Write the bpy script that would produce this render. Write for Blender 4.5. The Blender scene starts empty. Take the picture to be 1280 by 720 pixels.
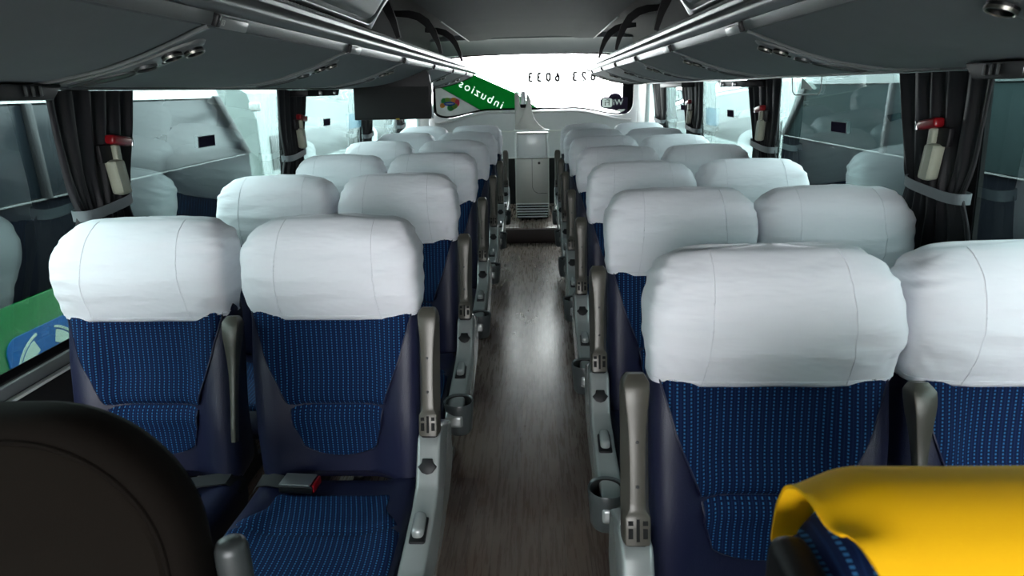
import bpy, bmesh, math, random
from math import sin, cos, pi, radians, sqrt, exp, tan
from mathutils import Vector, Matrix, noise

S = bpy.context.scene
COL = S.collection

# ------------------------------------------------------------------ materials
def new_mat(name):
    m = bpy.data.materials.new(name); m.use_nodes = True
    nt = m.node_tree; b = nt.nodes['Principled BSDF']
    return m, nt, b

def mth(nt, op, a, b=None, c=None):
    n = nt.nodes.new('ShaderNodeMath'); n.operation = op
    for i, v in enumerate((a, b, c)):
        if v is None: continue
        if isinstance(v, (int, float)): n.inputs[i].default_value = v
        else: nt.links.new(v, n.inputs[i])
    return n.outputs[0]

def mixc(nt, f, a, b):
    n = nt.nodes.new('ShaderNodeMix'); n.data_type = 'RGBA'
    if isinstance(f, (int, float)): n.inputs[0].default_value = f
    else: nt.links.new(f, n.inputs[0])
    for i, v in ((6, a), (7, b)):
        if isinstance(v, tuple): n.inputs[i].default_value = (*v[:3], 1)
        else: nt.links.new(v, n.inputs[i])
    return n.outputs[2]

def noise_tex(nt, scale, detail=3, rough=0.5, vec=None, coord='Object', stretch=None):
    n = nt.nodes.new('ShaderNodeTexNoise')
    n.inputs['Scale'].default_value = scale
    n.inputs['Detail'].default_value = detail
    n.inputs['Roughness'].default_value = rough
    if vec is None:
        tc = nt.nodes.new('ShaderNodeTexCoord'); vec = tc.outputs[coord]
    if stretch:
        mp = nt.nodes.new('ShaderNodeMapping'); mp.inputs['Scale'].default_value = stretch
        nt.links.new(vec, mp.inputs['Vector']); vec = mp.outputs[0]
    nt.links.new(vec, n.inputs['Vector'])
    return n.outputs['Fac']

def bump(nt, b, h, strength=0.3, dist=0.002):
    n = nt.nodes.new('ShaderNodeBump')
    n.inputs['Strength'].default_value = strength
    n.inputs['Distance'].default_value = dist
    nt.links.new(h, n.inputs['Height'])
    nt.links.new(n.outputs[0], b.inputs['Normal'])

def plain(name, col, rough=0.5, metal=0.0, var=0.0, bscale=0, bstr=0.2, spec=0.5, bdist=0.001):
    m, nt, b = new_mat(name)
    b.inputs['Base Color'].default_value = (*col, 1)
    b.inputs['Roughness'].default_value = rough
    b.inputs['Metallic'].default_value = metal
    b.inputs['Specular IOR Level'].default_value = spec
    if var:
        f = noise_tex(nt, 14, 4)
        lo = tuple(c * (1 - var) for c in col); hi = tuple(min(1, c * (1 + var)) for c in col)
        nt.links.new(mixc(nt, f, lo, hi), b.inputs['Base Color'])
    if bscale:
        bump(nt, b, noise_tex(nt, bscale, 2), bstr, bdist)
    return m

M = {}
def mk_fabric():
    m, nt, b = new_mat('patterned_fabric')
    uv = nt.nodes.new('ShaderNodeUVMap')
    sp = nt.nodes.new('ShaderNodeSeparateXYZ'); nt.links.new(uv.outputs[0], sp.inputs[0])
    u, v = sp.outputs[0], sp.outputs[1]
    P = 0.0125
    fu = mth(nt, 'FRACT', mth(nt, 'DIVIDE', u, P))
    du = mth(nt, 'ABSOLUTE', mth(nt, 'SUBTRACT', fu, 0.5))
    dots_line = mth(nt, 'LESS_THAN', du, 0.115)
    fv = mth(nt, 'FRACT', mth(nt, 'DIVIDE', v, 0.0068))
    dash = mth(nt, 'LESS_THAN', fv, 0.55)
    dots = mth(nt, 'MULTIPLY', dots_line, dash)
    thin = mth(nt, 'GREATER_THAN', du, 0.42)
    fv2 = mth(nt, 'FRACT', mth(nt, 'DIVIDE', v, 0.0030))
    rib = mth(nt, 'MULTIPLY', mth(nt, 'LESS_THAN', fv2, 0.5), 0.35)
    base = mixc(nt, rib, (0.0010, 0.0068, 0.038), (0.0020, 0.0130, 0.066))
    c1 = mixc(nt, mth(nt, 'MULTIPLY', thin, 0.32), base, (0.008, 0.034, 0.112))
    c2 = mixc(nt, mth(nt, 'MULTIPLY', dots, 0.85), c1, (0.030, 0.145, 0.32))
    nt.links.new(c2, b.inputs['Base Color'])
    b.inputs['Roughness'].default_value = 0.85
    b.inputs['Specular IOR Level'].default_value = 0.2
    bump(nt, b, fu, 0.3, 0.001)
    return m
M['fabric'] = mk_fabric()

def mk_vinyl():
    m, nt, b = new_mat('navy_vinyl')
    b.inputs['Base Color'].default_value = (0.0078, 0.0094, 0.034, 1)
    b.inputs['Roughness'].default_value = 0.46
    v = nt.nodes.new('ShaderNodeTexVoronoi'); v.inputs['Scale'].default_value = 420
    tc = nt.nodes.new('ShaderNodeTexCoord'); nt.links.new(tc.outputs['Object'], v.inputs['Vector'])
    bump(nt, b, v.outputs['Distance'], 0.25, 0.0012)
    return m
M['vinyl'] = mk_vinyl()

def mk_cover(name, col):
    m, nt, b = new_mat(name)
    b.inputs['Base Color'].default_value = (*col, 1)
    b.inputs['Roughness'].default_value = 0.75
    b.inputs['Specular IOR Level'].default_value = 0.15
    a = noise_tex(nt, 5.5, 3, 0.55, stretch=(1.0, 1.0, 3.4))
    c = noise_tex(nt, 900, 1)
    h = mth(nt, 'ADD', a, mth(nt, 'MULTIPLY', c, 0.012))
    bump(nt, b, h, 0.45, 0.02)
    return m
M['cover'] = mk_cover('white_cover_cloth', (0.86, 0.86, 0.90))
M['yellow'] = plain('yellow_cloth', (0.95, 0.50, 0.004), 0.75, bscale=700, bstr=0.2, spec=0.2)
M['seam'] = plain('seam_thread', (0.80, 0.80, 0.84), 0.8)
M['silver'] = plain('silver_grey_plastic', (0.30, 0.315, 0.31), 0.26, 0.3, var=0.12, bscale=60, bstr=0.05)
M['cupgrey'] = plain('cup_grey_plastic', (0.055, 0.064, 0.066), 0.3, 0.1, bscale=60, bstr=0.05)
M['armrest'] = plain('taupe_grey_plastic', (0.080, 0.073, 0.060), 0.36, 0.2, bscale=80, bstr=0.03)
M['black'] = plain('black_plastic', (0.005, 0.005, 0.006), 0.5, bscale=200, bstr=0.1, spec=0.3)
M['slot'] = plain('slot_black', (0.003, 0.003, 0.003), 0.9)
M['dkgrey'] = plain('dark_grey_plastic', (0.035, 0.04, 0.04), 0.4, bscale=250, bstr=0.1)
M['frame'] = plain('dark_painted_steel', (0.02, 0.02, 0.022), 0.5, 0.3, bscale=120, bstr=0.1)
M['chrome'] = plain('chrome', (0.75, 0.76, 0.76), 0.18, 1.0, bscale=50, bstr=0.02)
M['bezel'] = plain('dull_bezel_metal', (0.22, 0.21, 0.19), 0.3, 0.9, bscale=50, bstr=0.02)
M['steel'] = plain('brushed_steel', (0.45, 0.46, 0.46), 0.32, 0.9, bscale=90, bstr=0.05)
M['red'] = plain('red_plastic', (0.22, 0.004, 0.008), 0.3, bscale=80, bstr=0.03)
M['cream'] = plain('cream_plastic', (0.36, 0.38, 0.29), 0.5, var=0.15, bscale=60, bstr=0.1)
M['webbing'] = plain('black_webbing', (0.022, 0.022, 0.024), 0.55, bscale=600, bstr=0.4)
M['darkseat'] = plain('dark_brown_upholstery', (0.0052, 0.0034, 0.0020), 0.9, var=0.25, bscale=500, bstr=0.3, spec=0.12)
M['darkpipe'] = plain('dark_brown_band', (0.0040, 0.0025, 0.0015), 0.9, bscale=400, bstr=0.3, spec=0.12)
M['panel'] = plain('grey_rack_cloth', (0.155, 0.172, 0.180), 0.72, var=0.06, bscale=420, bstr=0.35)
M['strip'] = plain('grey_rack_trim', (0.17, 0.18, 0.18), 0.35, var=0.05, bscale=150, bstr=0.05)
M['modlite'] = plain('light_grey_module', (0.36, 0.38, 0.38), 0.4, bscale=150, bstr=0.05)
M['rail'] = plain('satin_rail', (0.20, 0.21, 0.21), 0.38, 0.5, bscale=40, bstr=0.03)
M['rackin'] = plain('rack_lining', (0.022, 0.021, 0.020), 0.8, var=0.15, bscale=200, bstr=0.2)
M['door'] = plain('rack_door_grey', (0.12, 0.135, 0.135), 0.32, var=0.05, bscale=90, bstr=0.04)
M['ceil'] = plain('ceiling_lining', (0.055, 0.061, 0.064), 0.8, var=0.05, bscale=300, bstr=0.2, spec=0.15)
M['wallgrey'] = plain('wall_panel_grey', (0.64, 0.68, 0.69), 0.5, var=0.04, bscale=160, bstr=0.08)
M['wallwhite'] = plain('wall_panel_pale', (0.70, 0.73, 0.73), 0.45, var=0.03, bscale=160, bstr=0.06)
M['header'] = plain('rear_header_grey', (0.13, 0.15, 0.155), 0.6, var=0.04, bscale=160, bstr=0.06)
M['walldark'] = plain('wall_dark_carpet', (0.006, 0.006, 0.007), 0.95, var=0.3, bscale=300, bstr=0.3)
M['sill'] = plain('silver_sill', (0.20, 0.215, 0.21), 0.38, 0.4, bscale=60, bstr=0.03)
M['gasket'] = plain('black_gasket', (0.004, 0.004, 0.005), 0.85, spec=0.1, bscale=150, bstr=0.05)
M['disp'] = plain('dispenser_grey', (0.40, 0.42, 0.38), 0.38, 0.15, var=0.06, bscale=120, bstr=0.05)
M['displite'] = plain('dispenser_pale', (0.74, 0.79, 0.77), 0.3, 0.1, bscale=120, bstr=0.05)
M['buswhite'] = plain('white_bus_paint', (0.78, 0.81, 0.79), 0.3, var=0.03, bscale=20, bstr=0.02)
M['busgreen'] = plain('green_bus_paint', (0.002, 0.105, 0.022), 0.3, var=0.05, bscale=20, bstr=0.02)
M['emblempale'] = plain('pale_emblem_paint', (0.42, 0.55, 0.47), 0.4, bscale=20, bstr=0.02)
M['busblue'] = plain('blue_bus_paint', (0.004, 0.085, 0.28), 0.35, bscale=20, bstr=0.02)
M['buspale'] = plain('pale_bus_paint', (0.26, 0.31, 0.30), 0.35, bscale=20, bstr=0.02)
M['busteal'] = plain('dull_teal_tinted_pane', (0.020, 0.032, 0.033), 0.7, spec=0.0, bscale=20, bstr=0.02)
M['busblack'] = plain('matt_black_bus_paint', (0.006, 0.007, 0.010), 0.8, spec=0.0, bscale=20, bstr=0.02)
M['busglass'] = plain('dark_bus_glass', (0.006, 0.010, 0.014), 0.25, spec=0.10, bscale=6, bstr=0.01)
M['whitetxt'] = plain('white_lettering', (0.80, 0.84, 0.80), 0.5, bscale=150, bstr=0.03)
M['greytxt'] = plain('grey_lettering', (0.42, 0.42, 0.42), 0.5, bscale=150, bstr=0.03)

def mk_curtain():
    m, nt, b = new_mat('black_curtain_cloth')
    f = noise_tex(nt, 6, 3, stretch=(3, 3, 0.3))
    nt.links.new(mixc(nt, f, (0.003, 0.0027, 0.004), (0.008, 0.007, 0.0105)), b.inputs['Base Color'])
    b.inputs['Roughness'].default_value = 0.6
    b.inputs['Sheen Weight'].default_value = 0.05
    bump(nt, b, noise_tex(nt, 40, 3, stretch=(2, 2, 0.2)), 0.3, 0.004)
    return m
M['curtain'] = mk_curtain()
M['tie'] = plain('grey_tie_band', (0.16, 0.18, 0.19), 0.7, var=0.1, bscale=300, bstr=0.3)

def mk_floor():
    m, nt, b = new_mat('wood_plank_floor')
    tc = nt.nodes.new('ShaderNodeTexCoord')
    mp = nt.nodes.new('ShaderNodeMapping'); mp.inputs['Rotation'].default_value = (0, 0, radians(90))
    nt.links.new(tc.outputs['Object'], mp.inputs['Vector'])
    br = nt.nodes.new('ShaderNodeTexBrick')
    br.offset = 0.37; br.offset_frequency = 2
    br.inputs['Scale'].default_value = 1.0
    br.inputs['Brick Width'].default_value = 0.62
    br.inputs['Row Height'].default_value = 0.078
    br.inputs['Mortar Size'].default_value = 0.0008
    br.inputs['Mortar Smooth'].default_value = 0.2
    br.inputs['Color1'].default_value = (0.058, 0.034, 0.024, 1)
    br.inputs['Color2'].default_value = (0.115, 0.075, 0.055, 1)
    br.inputs['Mortar'].default_value = (0.014, 0.010, 0.008, 1)
    nt.links.new(mp.outputs[0], br.inputs['Vector'])
    g1 = noise_tex(nt, 9, 6, 0.65, vec=tc.outputs['Object'], stretch=(9, 0.55, 1))
    g2 = noise_tex(nt, 30, 4, 0.6, vec=tc.outputs['Object'], stretch=(7, 0.35, 1))
    g = mth(nt, 'ADD', mth(nt, 'MULTIPLY', g1, 0.65), mth(nt, 'MULTIPLY', g2, 0.5))
    gr = nt.nodes.new('ShaderNodeMapRange')
    for i, v in enumerate((0.38, 0.78, 0.72, 1.28)): gr.inputs[i + 1].default_value = v
    nt.links.new(g, gr.inputs[0])
    mul = nt.nodes.new('ShaderNodeMix'); mul.data_type = 'RGBA'; mul.blend_type = 'MULTIPLY'
    mul.inputs[0].default_value = 1.0
    nt.links.new(br.outputs['Color'], mul.inputs[6]); nt.links.new(gr.outputs[0], mul.inputs[7])
    # worn, dusty patches
    w = noise_tex(nt, 2.2, 5, 0.7, vec=tc.outputs['Object'], stretch=(1.6, 1, 1))
    wr = nt.nodes.new('ShaderNodeMapRange')
    for i, v in enumerate((0.36, 0.78, 0.05, 0.5)): wr.inputs[i + 1].default_value = v
    nt.links.new(w, wr.inputs[0])
    nt.links.new(mixc(nt, wr.outputs[0], mul.outputs[2], (0.30, 0.27, 0.245)), b.inputs['Base Color'])
    rr = mth(nt, 'ADD', mth(nt, 'MULTIPLY', g1, 0.22), 0.17)
    nt.links.new(rr, b.inputs['Roughness'])
    bump(nt, b, g, 0.03, 0.001)
    return m
M['floor'] = mk_floor()
M['ground'] = plain('pale_concrete', (0.30, 0.30, 0.29), 0.9, var=0.3, bscale=60, bstr=0.4)

def mk_glass(name, tint, refl=1.0):
    # thin pane: tinted see-through plus mirror reflection
    m = bpy.data.materials.new(name); m.use_nodes = True
    nt = m.node_tree; nt.nodes.clear()
    o = nt.nodes.new('ShaderNodeOutputMaterial')
    t = nt.nodes.new('ShaderNodeBsdfTransparent'); t.inputs[0].default_value = (*tint, 1)
    g = nt.nodes.new('ShaderNodeBsdfGlossy'); g.inputs['Roughness'].default_value = 0.0
    g.inputs['Color'].default_value = (0.92, 0.97, 0.96, 1)
    fr = nt.nodes.new('ShaderNodeFresnel')
    ge = nt.nodes.new('ShaderNodeNewGeometry')     # same reflectance on both faces of the pane
    nt.links.new(mth(nt, 'MULTIPLY_ADD', ge.outputs['Backfacing'], 1 / 1.5 - 1.5, 1.5), fr.inputs[0])
    mx = nt.nodes.new('ShaderNodeMixShader')
    nt.links.new(mth(nt, 'MINIMUM', mth(nt, 'MULTIPLY', fr.outputs[0], refl), 1.0), mx.inputs[0])
    nt.links.new(t.outputs[0], mx.inputs[1]); nt.links.new(g.outputs[0], mx.inputs[2])
    nt.links.new(mx.outputs[0], o.inputs[0])
    return m
M['tint'] = mk_glass('tinted_side_glass', (0.47, 0.545, 0.54), 1.8)
M['clear'] = mk_glass('rear_glass', (0.86, 0.88, 0.87))

def mk_film(name, col, trans=0.6, a=1.0):
    m = bpy.data.materials.new(name); m.use_nodes = True
    nt = m.node_tree; nt.nodes.clear()
    o = nt.nodes.new('ShaderNodeOutputMaterial')
    d = nt.nodes.new('ShaderNodeBsdfDiffuse'); t = nt.nodes.new('ShaderNodeBsdfTranslucent')
    f = noise_tex(nt, 9, 3)
    c = mixc(nt, f, tuple(x * 0.85 for x in col), tuple(min(1, x * 1.1) for x in col))
    nt.links.new(c, d.inputs[0]); nt.links.new(c, t.inputs[0])
    mx = nt.nodes.new('ShaderNodeMixShader'); mx.inputs[0].default_value = trans
    nt.links.new(d.outputs[0], mx.inputs[1]); nt.links.new(t.outputs[0], mx.inputs[2])
    last = mx.outputs[0]
    if a < 1:
        tr = nt.nodes.new('ShaderNodeBsdfTransparent'); m2 = nt.nodes.new('ShaderNodeMixShader')
        m2.inputs[0].default_value = a
        nt.links.new(tr.outputs[0], m2.inputs[1]); nt.links.new(last, m2.inputs[2]); last = m2.outputs[0]
    nt.links.new(last, o.inputs[0])
    return m
FT = 0.6
M['f_green'] = mk_film('green_film', (0.016, 0.150, 0.048), FT)
M['f_pale'] = mk_film('pale_green_film', (0.45, 0.62, 0.53), FT, 0.97)
M['f_grey'] = mk_film('grey_film', (0.20, 0.215, 0.21), FT)
M['f_white'] = mk_film('white_film', (0.55, 0.66, 0.58), FT)
M['f_tile'] = mk_film('pale_tile_film', (0.34, 0.37, 0.36), FT)
M['f_num'] = mk_film('grey_number_film', (0.10, 0.10, 0.10), FT)
M['f_blue'] = mk_film('blue_film', (0.054, 0.126, 0.540), FT, 0.97)
M['f_dgreen'] = mk_film('leaf_green_film', (0.072, 0.360, 0.108), FT, 0.97)
M['f_lime'] = mk_film('lime_film', (0.288, 0.504, 0.108), FT, 0.97)
M['f_orange'] = mk_film('orange_film', (0.720, 0.360, 0.090), FT, 0.97)
M['f_pink'] = mk_film('pink_film', (0.756, 0.108, 0.162), FT, 0.97)
M['f_sky'] = mk_film('light_blue_film', (0.30, 0.52, 0.66), 0.5, 0.35)
M['f_dark'] = mk_film('dark_notice_film', (0.03, 0.024, 0.045), 0.3)

# ------------------------------------------------------------------ mesh building
class MB:
    def __init__(s): s.v = []; s.f = []; s.uv = []
    def add(s, vs, fs, uvs=None):
        o = len(s.v); s.v += [tuple(v) for v in vs]
        s.f += [tuple(i + o for i in f) for f in fs]
        s.uv += list(uvs) if uvs else [(v[0], v[2]) for v in vs]
        return s
    def grid(s, P, uvs=None, closed_u=False):
        # P[i][j] rows of points
        n, m = len(P), len(P[0]); vs = [p for r in P for p in r]
        fs = []
        for i in range(n - 1):
            for j in range(m if closed_u else m - 1):
                j2 = (j + 1) % m
                fs.append((i * m + j, i * m + j2, (i + 1) * m + j2, (i + 1) * m + j))
        u = [q for r in uvs for q in r] if uvs else None
        return s.add(vs, fs, u)
    def loft(s, rings, cap0=True, cap1=True):
        m = len(rings[0]); o = len(s.v)
        s.grid(rings, closed_u=True)
        if cap0: s.f.append(tuple(o + j for j in range(m)))
        if cap1: s.f.append(tuple(o + (len(rings) - 1) * m + j for j in reversed(range(m))))
        return s
    def bm(s, b):
        b.verts.index_update()
        s.add([v.co[:] for v in b.verts], [[v.index for v in f.verts] for f in b.faces]); b.free(); return s
    def box(s, c, d, r=0.0, seg=2, rot=None):
        b = bmesh.new(); bmesh.ops.create_cube(b, size=1)
        bmesh.ops.scale(b, vec=d, verts=b.verts)
        if r: bmesh.ops.bevel(b, geom=list(b.edges), offset=r, segments=seg, affect='EDGES', profile=0.5)
        M4 = Matrix.Translation(c) @ (rot.to_4x4() if rot else Matrix.Identity(4))
        bmesh.ops.transform(b, matrix=M4, verts=b.verts)
        return s.bm(b)
    def prism(s, poly, axis, a, b_, r=0.0, seg=2):
        # poly in the two other axes, extruded along axis from a to b_
        def mp(p, t):
            if axis == 'x': return (t, p[0], p[1])
            if axis == 'y': return (p[0], t, p[1])
            return (p[0], p[1], t)
        b = bmesh.new()
        A = [b.verts.new(mp(p, a)) for p in poly]; B = [b.verts.new(mp(p, b_)) for p in poly]
        n = len(poly)
        b.faces.new(A); b.faces.new(list(reversed(B)))
        for i in range(n): b.faces.new((A[i], B[i], B[(i + 1) % n], A[(i + 1) % n]))
        bmesh.ops.recalc_face_normals(b, faces=b.faces)
        if r:
            ed = [e for e in b.edges if e.calc_face_angle(0) > 0.35]
            bmesh.ops.bevel(b, geom=ed, offset=r, segments=seg, affect='EDGES', profile=0.5)
        return s.bm(b)
    def tube(s, pts, r, n=8, caps=True, flat=1.0, up=(0, 0, 1)):
        pts = [Vector(p) for p in pts]; rings = []
        for i, p in enumerate(pts):
            t = (pts[min(i + 1, len(pts) - 1)] - pts[max(i - 1, 0)]).normalized()
            u = Vector(up)
            if abs(t.dot(u)) > 0.95: u = Vector((1, 0, 0))
            a = t.cross(u).normalized(); c = a.cross(t)
            rr = r(i / (len(pts) - 1)) if callable(r) else r
            rings.append([p + a * cos(k * 2 * pi / n) * rr + c * sin(k * 2 * pi / n) * rr * flat for k in range(n)])
        return s.loft(rings, caps, caps)
    def lathe(s, prof, c=(0, 0, 0), n=24, rot=None):
        # prof (r, h) revolved round local z, then rotated and moved; endpoints with r=0 close the shape
        rings = []
        for r, h in prof:
            rings.append([Vector((max(r, 1e-5) * cos(k * 2 * pi / n), max(r, 1e-5) * sin(k * 2 * pi / n), h)) for k in range(n)])
        R = rot or Matrix.Identity(3)
        rings = [[R @ p + Vector(c) for p in rg] for rg in rings]
        return s.loft(rings, False, False)
    def mesh(s, name, mats, smooth=True, ang=38):
        me = bpy.data.meshes.new(name); me.from_pydata(s.v, [], s.f); me.update()
        b = bmesh.new(); b.from_mesh(me)
        bmesh.ops.recalc_face_normals(b, faces=b.faces); b.to_mesh(me); b.free()
        uvl = me.uv_layers.new(name='UVMap')
        for lp in me.loops: uvl.data[lp.index].uv = s.uv[lp.vertex_index]
        if smooth:
            me.polygons.foreach_set('use_smooth', [True] * len(me.polygons))
            me.set_sharp_from_angle(angle=radians(ang))
        me.materials.append(mats)
        return me
    def obj(s, name, mat, parent=None, **k):
        o = bpy.data.objects.new(name, s.mesh(name, mat, **k)); COL.objects.link(o)
        if parent: o.parent = parent
        return o

def empty(name, loc=(0, 0, 0)):
    o = bpy.data.objects.new(name, None); COL.objects.link(o); o.location = loc; o.empty_display_size = 0.05
    return o
def tag(o, label, cat, group=None, kind=None):
    o['label'] = label; o['category'] = cat
    if group: o['group'] = group
    if kind: o['kind'] = kind
    return o
def struct(o): o['kind'] = 'structure'; return o
def link_obj(name, mesh, parent=None):
    o = bpy.data.objects.new(name, mesh); COL.objects.link(o)
    if parent: o.parent = parent
    return o
def kids(o): return [c for c in o.children]
def copy_tree(o, parent=None):
    c = o.copy(); COL.objects.link(c)
    if parent: c.parent = parent
    for ch in kids(o): copy_tree(ch, c)
    return c
def lerp(a, b, t): return a + (b - a) * t
def sm(a, b, x):
    t = min(1, max(0, (x - a) / (b - a))); return t * t * (3 - 2 * t)
def interp(tab, x):
    if x <= tab[0][0]: return tab[0][1]
    for (x0, y0), (x1, y1) in zip(tab, tab[1:]):
        if x <= x1: return lerp(y0, y1, (x - x0) / (x1 - x0))
    return tab[-1][1]

XC = -0.045                 # bus centre line
CAM_Z = 1.40
YR = 7.30                   # rear wall
YF = -2.2                   # front end

# side wall lean: x of the inner glass face at height z
def wx(side, z):
    return -lerp(1.295, 1.245, (z - 0.79) / 0.64) if side < 0 else lerp(1.185, 1.135, (z - 0.79) / 0.64)

# ------------------------------------------------------------------ setting
def build_setting():
    # floor
    struct(MB().box((XC, (YF + YR) / 2, -0.03), (2.6, YR - YF, 0.06)).obj('floor', M['floor'], smooth=False))
    struct(MB().box((XC, 6.62, 0.075), (2.46, 1.36, 0.15), 0.012, 2).obj('trim_1', M['floor']))
    struct(MB().box((XC, 5.934, 0.07), (2.46, 0.012, 0.135), 0.003).obj('trim_12', plain('dark_riser', (0.016, 0.008, 0.006), 0.55, var=0.2, bscale=60)))
    struct(MB().box((0, 0, -1.05), (60, 60, 0.1)).obj('ground', M['ground'], smooth=False))
    # side walls with window openings
    for side, nm in ((-1, 'left'), (1, 'right')):
        pil = [-0.05, 1.78, 3.27, 4.75, 6.05]
        ys = [YF] + [v for p in pil for v in (p - 0.035, p + 0.035)] + [YR]
        zs = [0.0, 0.758, 1.455, 1.9]
        b = bmesh.new(); cells = {}
        for i in range(len(ys) - 1):
            for k in range(3):
                if k == 1 and i % 2 == 0: continue
                cells[(i, k)] = 1
        def vx(i, k, out):
            z = zs[k]; x = wx(side, max(z, 0.6)) if z < 1.5 else wx(side, 1.45) - side * 0.06
            return (x + side * (0.011 + (0.012 if out else 0)), ys[i], z)
        vs = {}
        def gv(i, k, out):
            key = (i, k, out)
            if key not in vs: vs[key] = b.verts.new(vx(i, k, out))
            return vs[key]
        for (i, k) in cells:
            for out in (0, 1):
                b.faces.new((gv(i, k, out), gv(i + 1, k, out), gv(i + 1, k + 1, out), gv(i, k + 1, out)))
            for (di, dk, e) in ((-1, 0, ((i, k), (i, k + 1))), (1, 0, ((i + 1, k), (i + 1, k + 1))), (0, -1, ((i, k), (i + 1, k))), (0, 1, ((i, k + 1), (i + 1, k + 1)))):
                if (i + di, k + dk) not in cells:
                    (a, c) = e
                    b.faces.new((gv(*a, 0), gv(*c, 0), gv(*c, 1), gv(*a, 1)))
        struct(MB().bm(b).obj('wall_' + nm, M['walldark'], smooth=False))
        # silver sill with a thin bright bead
        x = wx(side, 0.735)
        t = MB().prism([(x + side * 0.010, 0.737), (x - side * 0.002, 0.735), (x - side * 0.008, 0.712), (x - side * 0.008, 0.706), (x + side * 0.010, 0.706)], 'y', -1.9, YR - 0.02, 0.003).obj('trim_2' if side < 0 else 'trim_3', M['sill'])
        struct(t)
        MB().prism([(x + side * 0.010, 0.696), (x - side * 0.006, 0.696), (x - side * 0.006, 0.689), (x + side * 0.010, 0.689)], 'y', -1.9, YR - 0.02).obj('bead', M['whitetxt'], t)
        # panes
        edges = [YF + 0.05] + pil + [YR - 0.06]
        for n in range(6):
            y0, y1 = edges[n] + 0.012, edges[n + 1] - 0.012
            zb, zt = 0.746, 1.45
            xo = 0.004
            P = [[(wx(side, z) + side * t, y, z) for (y, z) in ((y0, zb), (y1, zb), (y1, zt), (y0, zt))] for t in (xo, xo + 0.005)]
            w = MB().loft(P).obj('window_%d' % (n + 1 + (6 if side > 0 else 0)), M['tint'], smooth=False)
            struct(w)
            # black printed rim of the pane
            for (a0, a1, b0, b1) in ((y0, y1, zb, zb + 0.022), (y0, y0 + 0.03, zb + 0.022, zt), (y1 - 0.03, y1, zb + 0.022, zt)):
                Q = [[(wx(side, z) + side * t, y, z) for (y, z) in ((a0, b0), (a1, b0), (a1, b1), (a0, b1))] for t in (xo - 0.003, xo - 0.0008)]
                MB().loft(Q).obj('pane_border', M['gasket'], w, smooth=False)
    # roof shell
    prof = [(-1.20, 1.45), (-1.17, 1.70), (-1.02, 1.90), (-0.6, 1.985), (0, 2.0), (0.6, 1.985), (1.02, 1.90), (1.15, 1.70), (1.18, 1.45)]
    rings = [[(XC + u, y, z) for u, z in prof] + [(XC + u * 1.04, y, z + 0.03) for u, z in reversed(prof)] for y in (YF, YR + 0.02)]
    struct(MB().loft(rings).obj('roof', M['rackin'], ang=60))
    # ceiling centre panel: shallow vault with cross ridges and a curved rear edge
    P = []
    n = 28
    for j in range(n + 1):
        u = -0.62 + 1.24 * j / n
        row = []
        yend = 6.92 + 0.05 * (1 - (u / 0.62) ** 2) - 0.05 * sm(0.5, 0.62, abs(u))
        for i in range(61):
            y = YF + (yend - YF) * i / 60
            z = 1.905 - 0.02 * (u / 0.62) ** 2 - (0.012 * sm(0.42, 0.46, abs(u)))
            for yr in (5.25, 6.15):
                z -= 0.006 * exp(-((y - yr) / 0.035) ** 2)
            row.append((XC + u, y, z))
        P.append(row)
    top = [[(x, y, z + 0.025) for x, y, z in r] for r in P]
    mb = MB().grid(P); o = len(mb.v); mb.grid(top)
    N, K = n + 1, 61
    bd = [(0, i) for i in range(K)] + [(j, K - 1) for j in range(1, N)] + [(N - 1, i) for i in range(K - 2, -1, -1)] + [(j, 0) for j in range(N - 2, 0, -1)]
    idx = [a * K + c for a, c in bd]
    for q in range(len(idx)):
        a, c = idx[q], idx[(q + 1) % len(idx)]
        mb.f.append((a, c, c + o, a + o))
    struct(mb.obj('ceiling', M['ceil']))
    # bright edge mouldings of the ceiling panel near the back
    for s in (-1, 1):
        struct(MB().box((XC + s * 0.628, 5.9, 1.876), (0.012, 2.0, 0.014), 0.004).obj('trim_%d' % (4 if s < 0 else 5), M['rail']))
    # rear header: concave fairing from ceiling down to the rear window
    prof = []
    for i in range(13):
        t = i / 12
        prof.append((lerp(6.94, 7.27, t), 1.893 - 0.13 * t ** 2.2 + 0.012 * sin(t * pi)))
    rings = []
    for i in range(15):
        u = -1.12 + 2.24 * i / 14
        dz = -0.015 * (u / 1.0) ** 2
        rings.append([(XC + u, y, z + dz) for y, z in prof] + [(XC + u, y, z + dz + 0.05) for y, z in reversed(prof)])
    struct(MB().loft(rings).obj('trim_6', M['header']))
    # rear wall with window opening
    def opening(a, grow=0.0):
        # superellipse-like outline of the rear window; dips at both lower corners
        c, s = cos(a), sin(a)
        k = 7.0
        r = 1.0 / ((abs(c) ** k + abs(s) ** k) ** (1 / k))
        x = (1.105 + grow) * r * c
        zt = 1.775 + grow - 0.03 * (x / 1.1) ** 2
        zb = 1.182 - grow - 0.105 * sm(0.45, 1.08, abs(x))
        z = lerp((zt + zb) / 2, zt, r * s) if s >= 0 else lerp((zt + zb) / 2, zb, -r * s)
        return (XC + x, z)
    A = [2 * pi * i / 160 for i in range(160)]
    def rect(a):
        c, s = cos(a), sin(a); hx, hz = 1.25, 0.97
        r = 1 / max(abs(c) / hx, abs(s) / hz)
        return (XC + r * c, max(0.0, 1.0 + r * s * (1 if s < 0 else 0.95)))
    # angle about (XC, mid height)
    inn = [opening(a) for a in A]
    out = []
    for (x, z) in inn:
        dx, dz = x - XC, z - 1.45
        t = min(1.25 / max(1e-6, abs(dx)), (0.48 if dz > 0 else 0.80) / max(1e-6, abs(dz)))
        out.append((XC + dx * t, 1.45 + dz * t))
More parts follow.
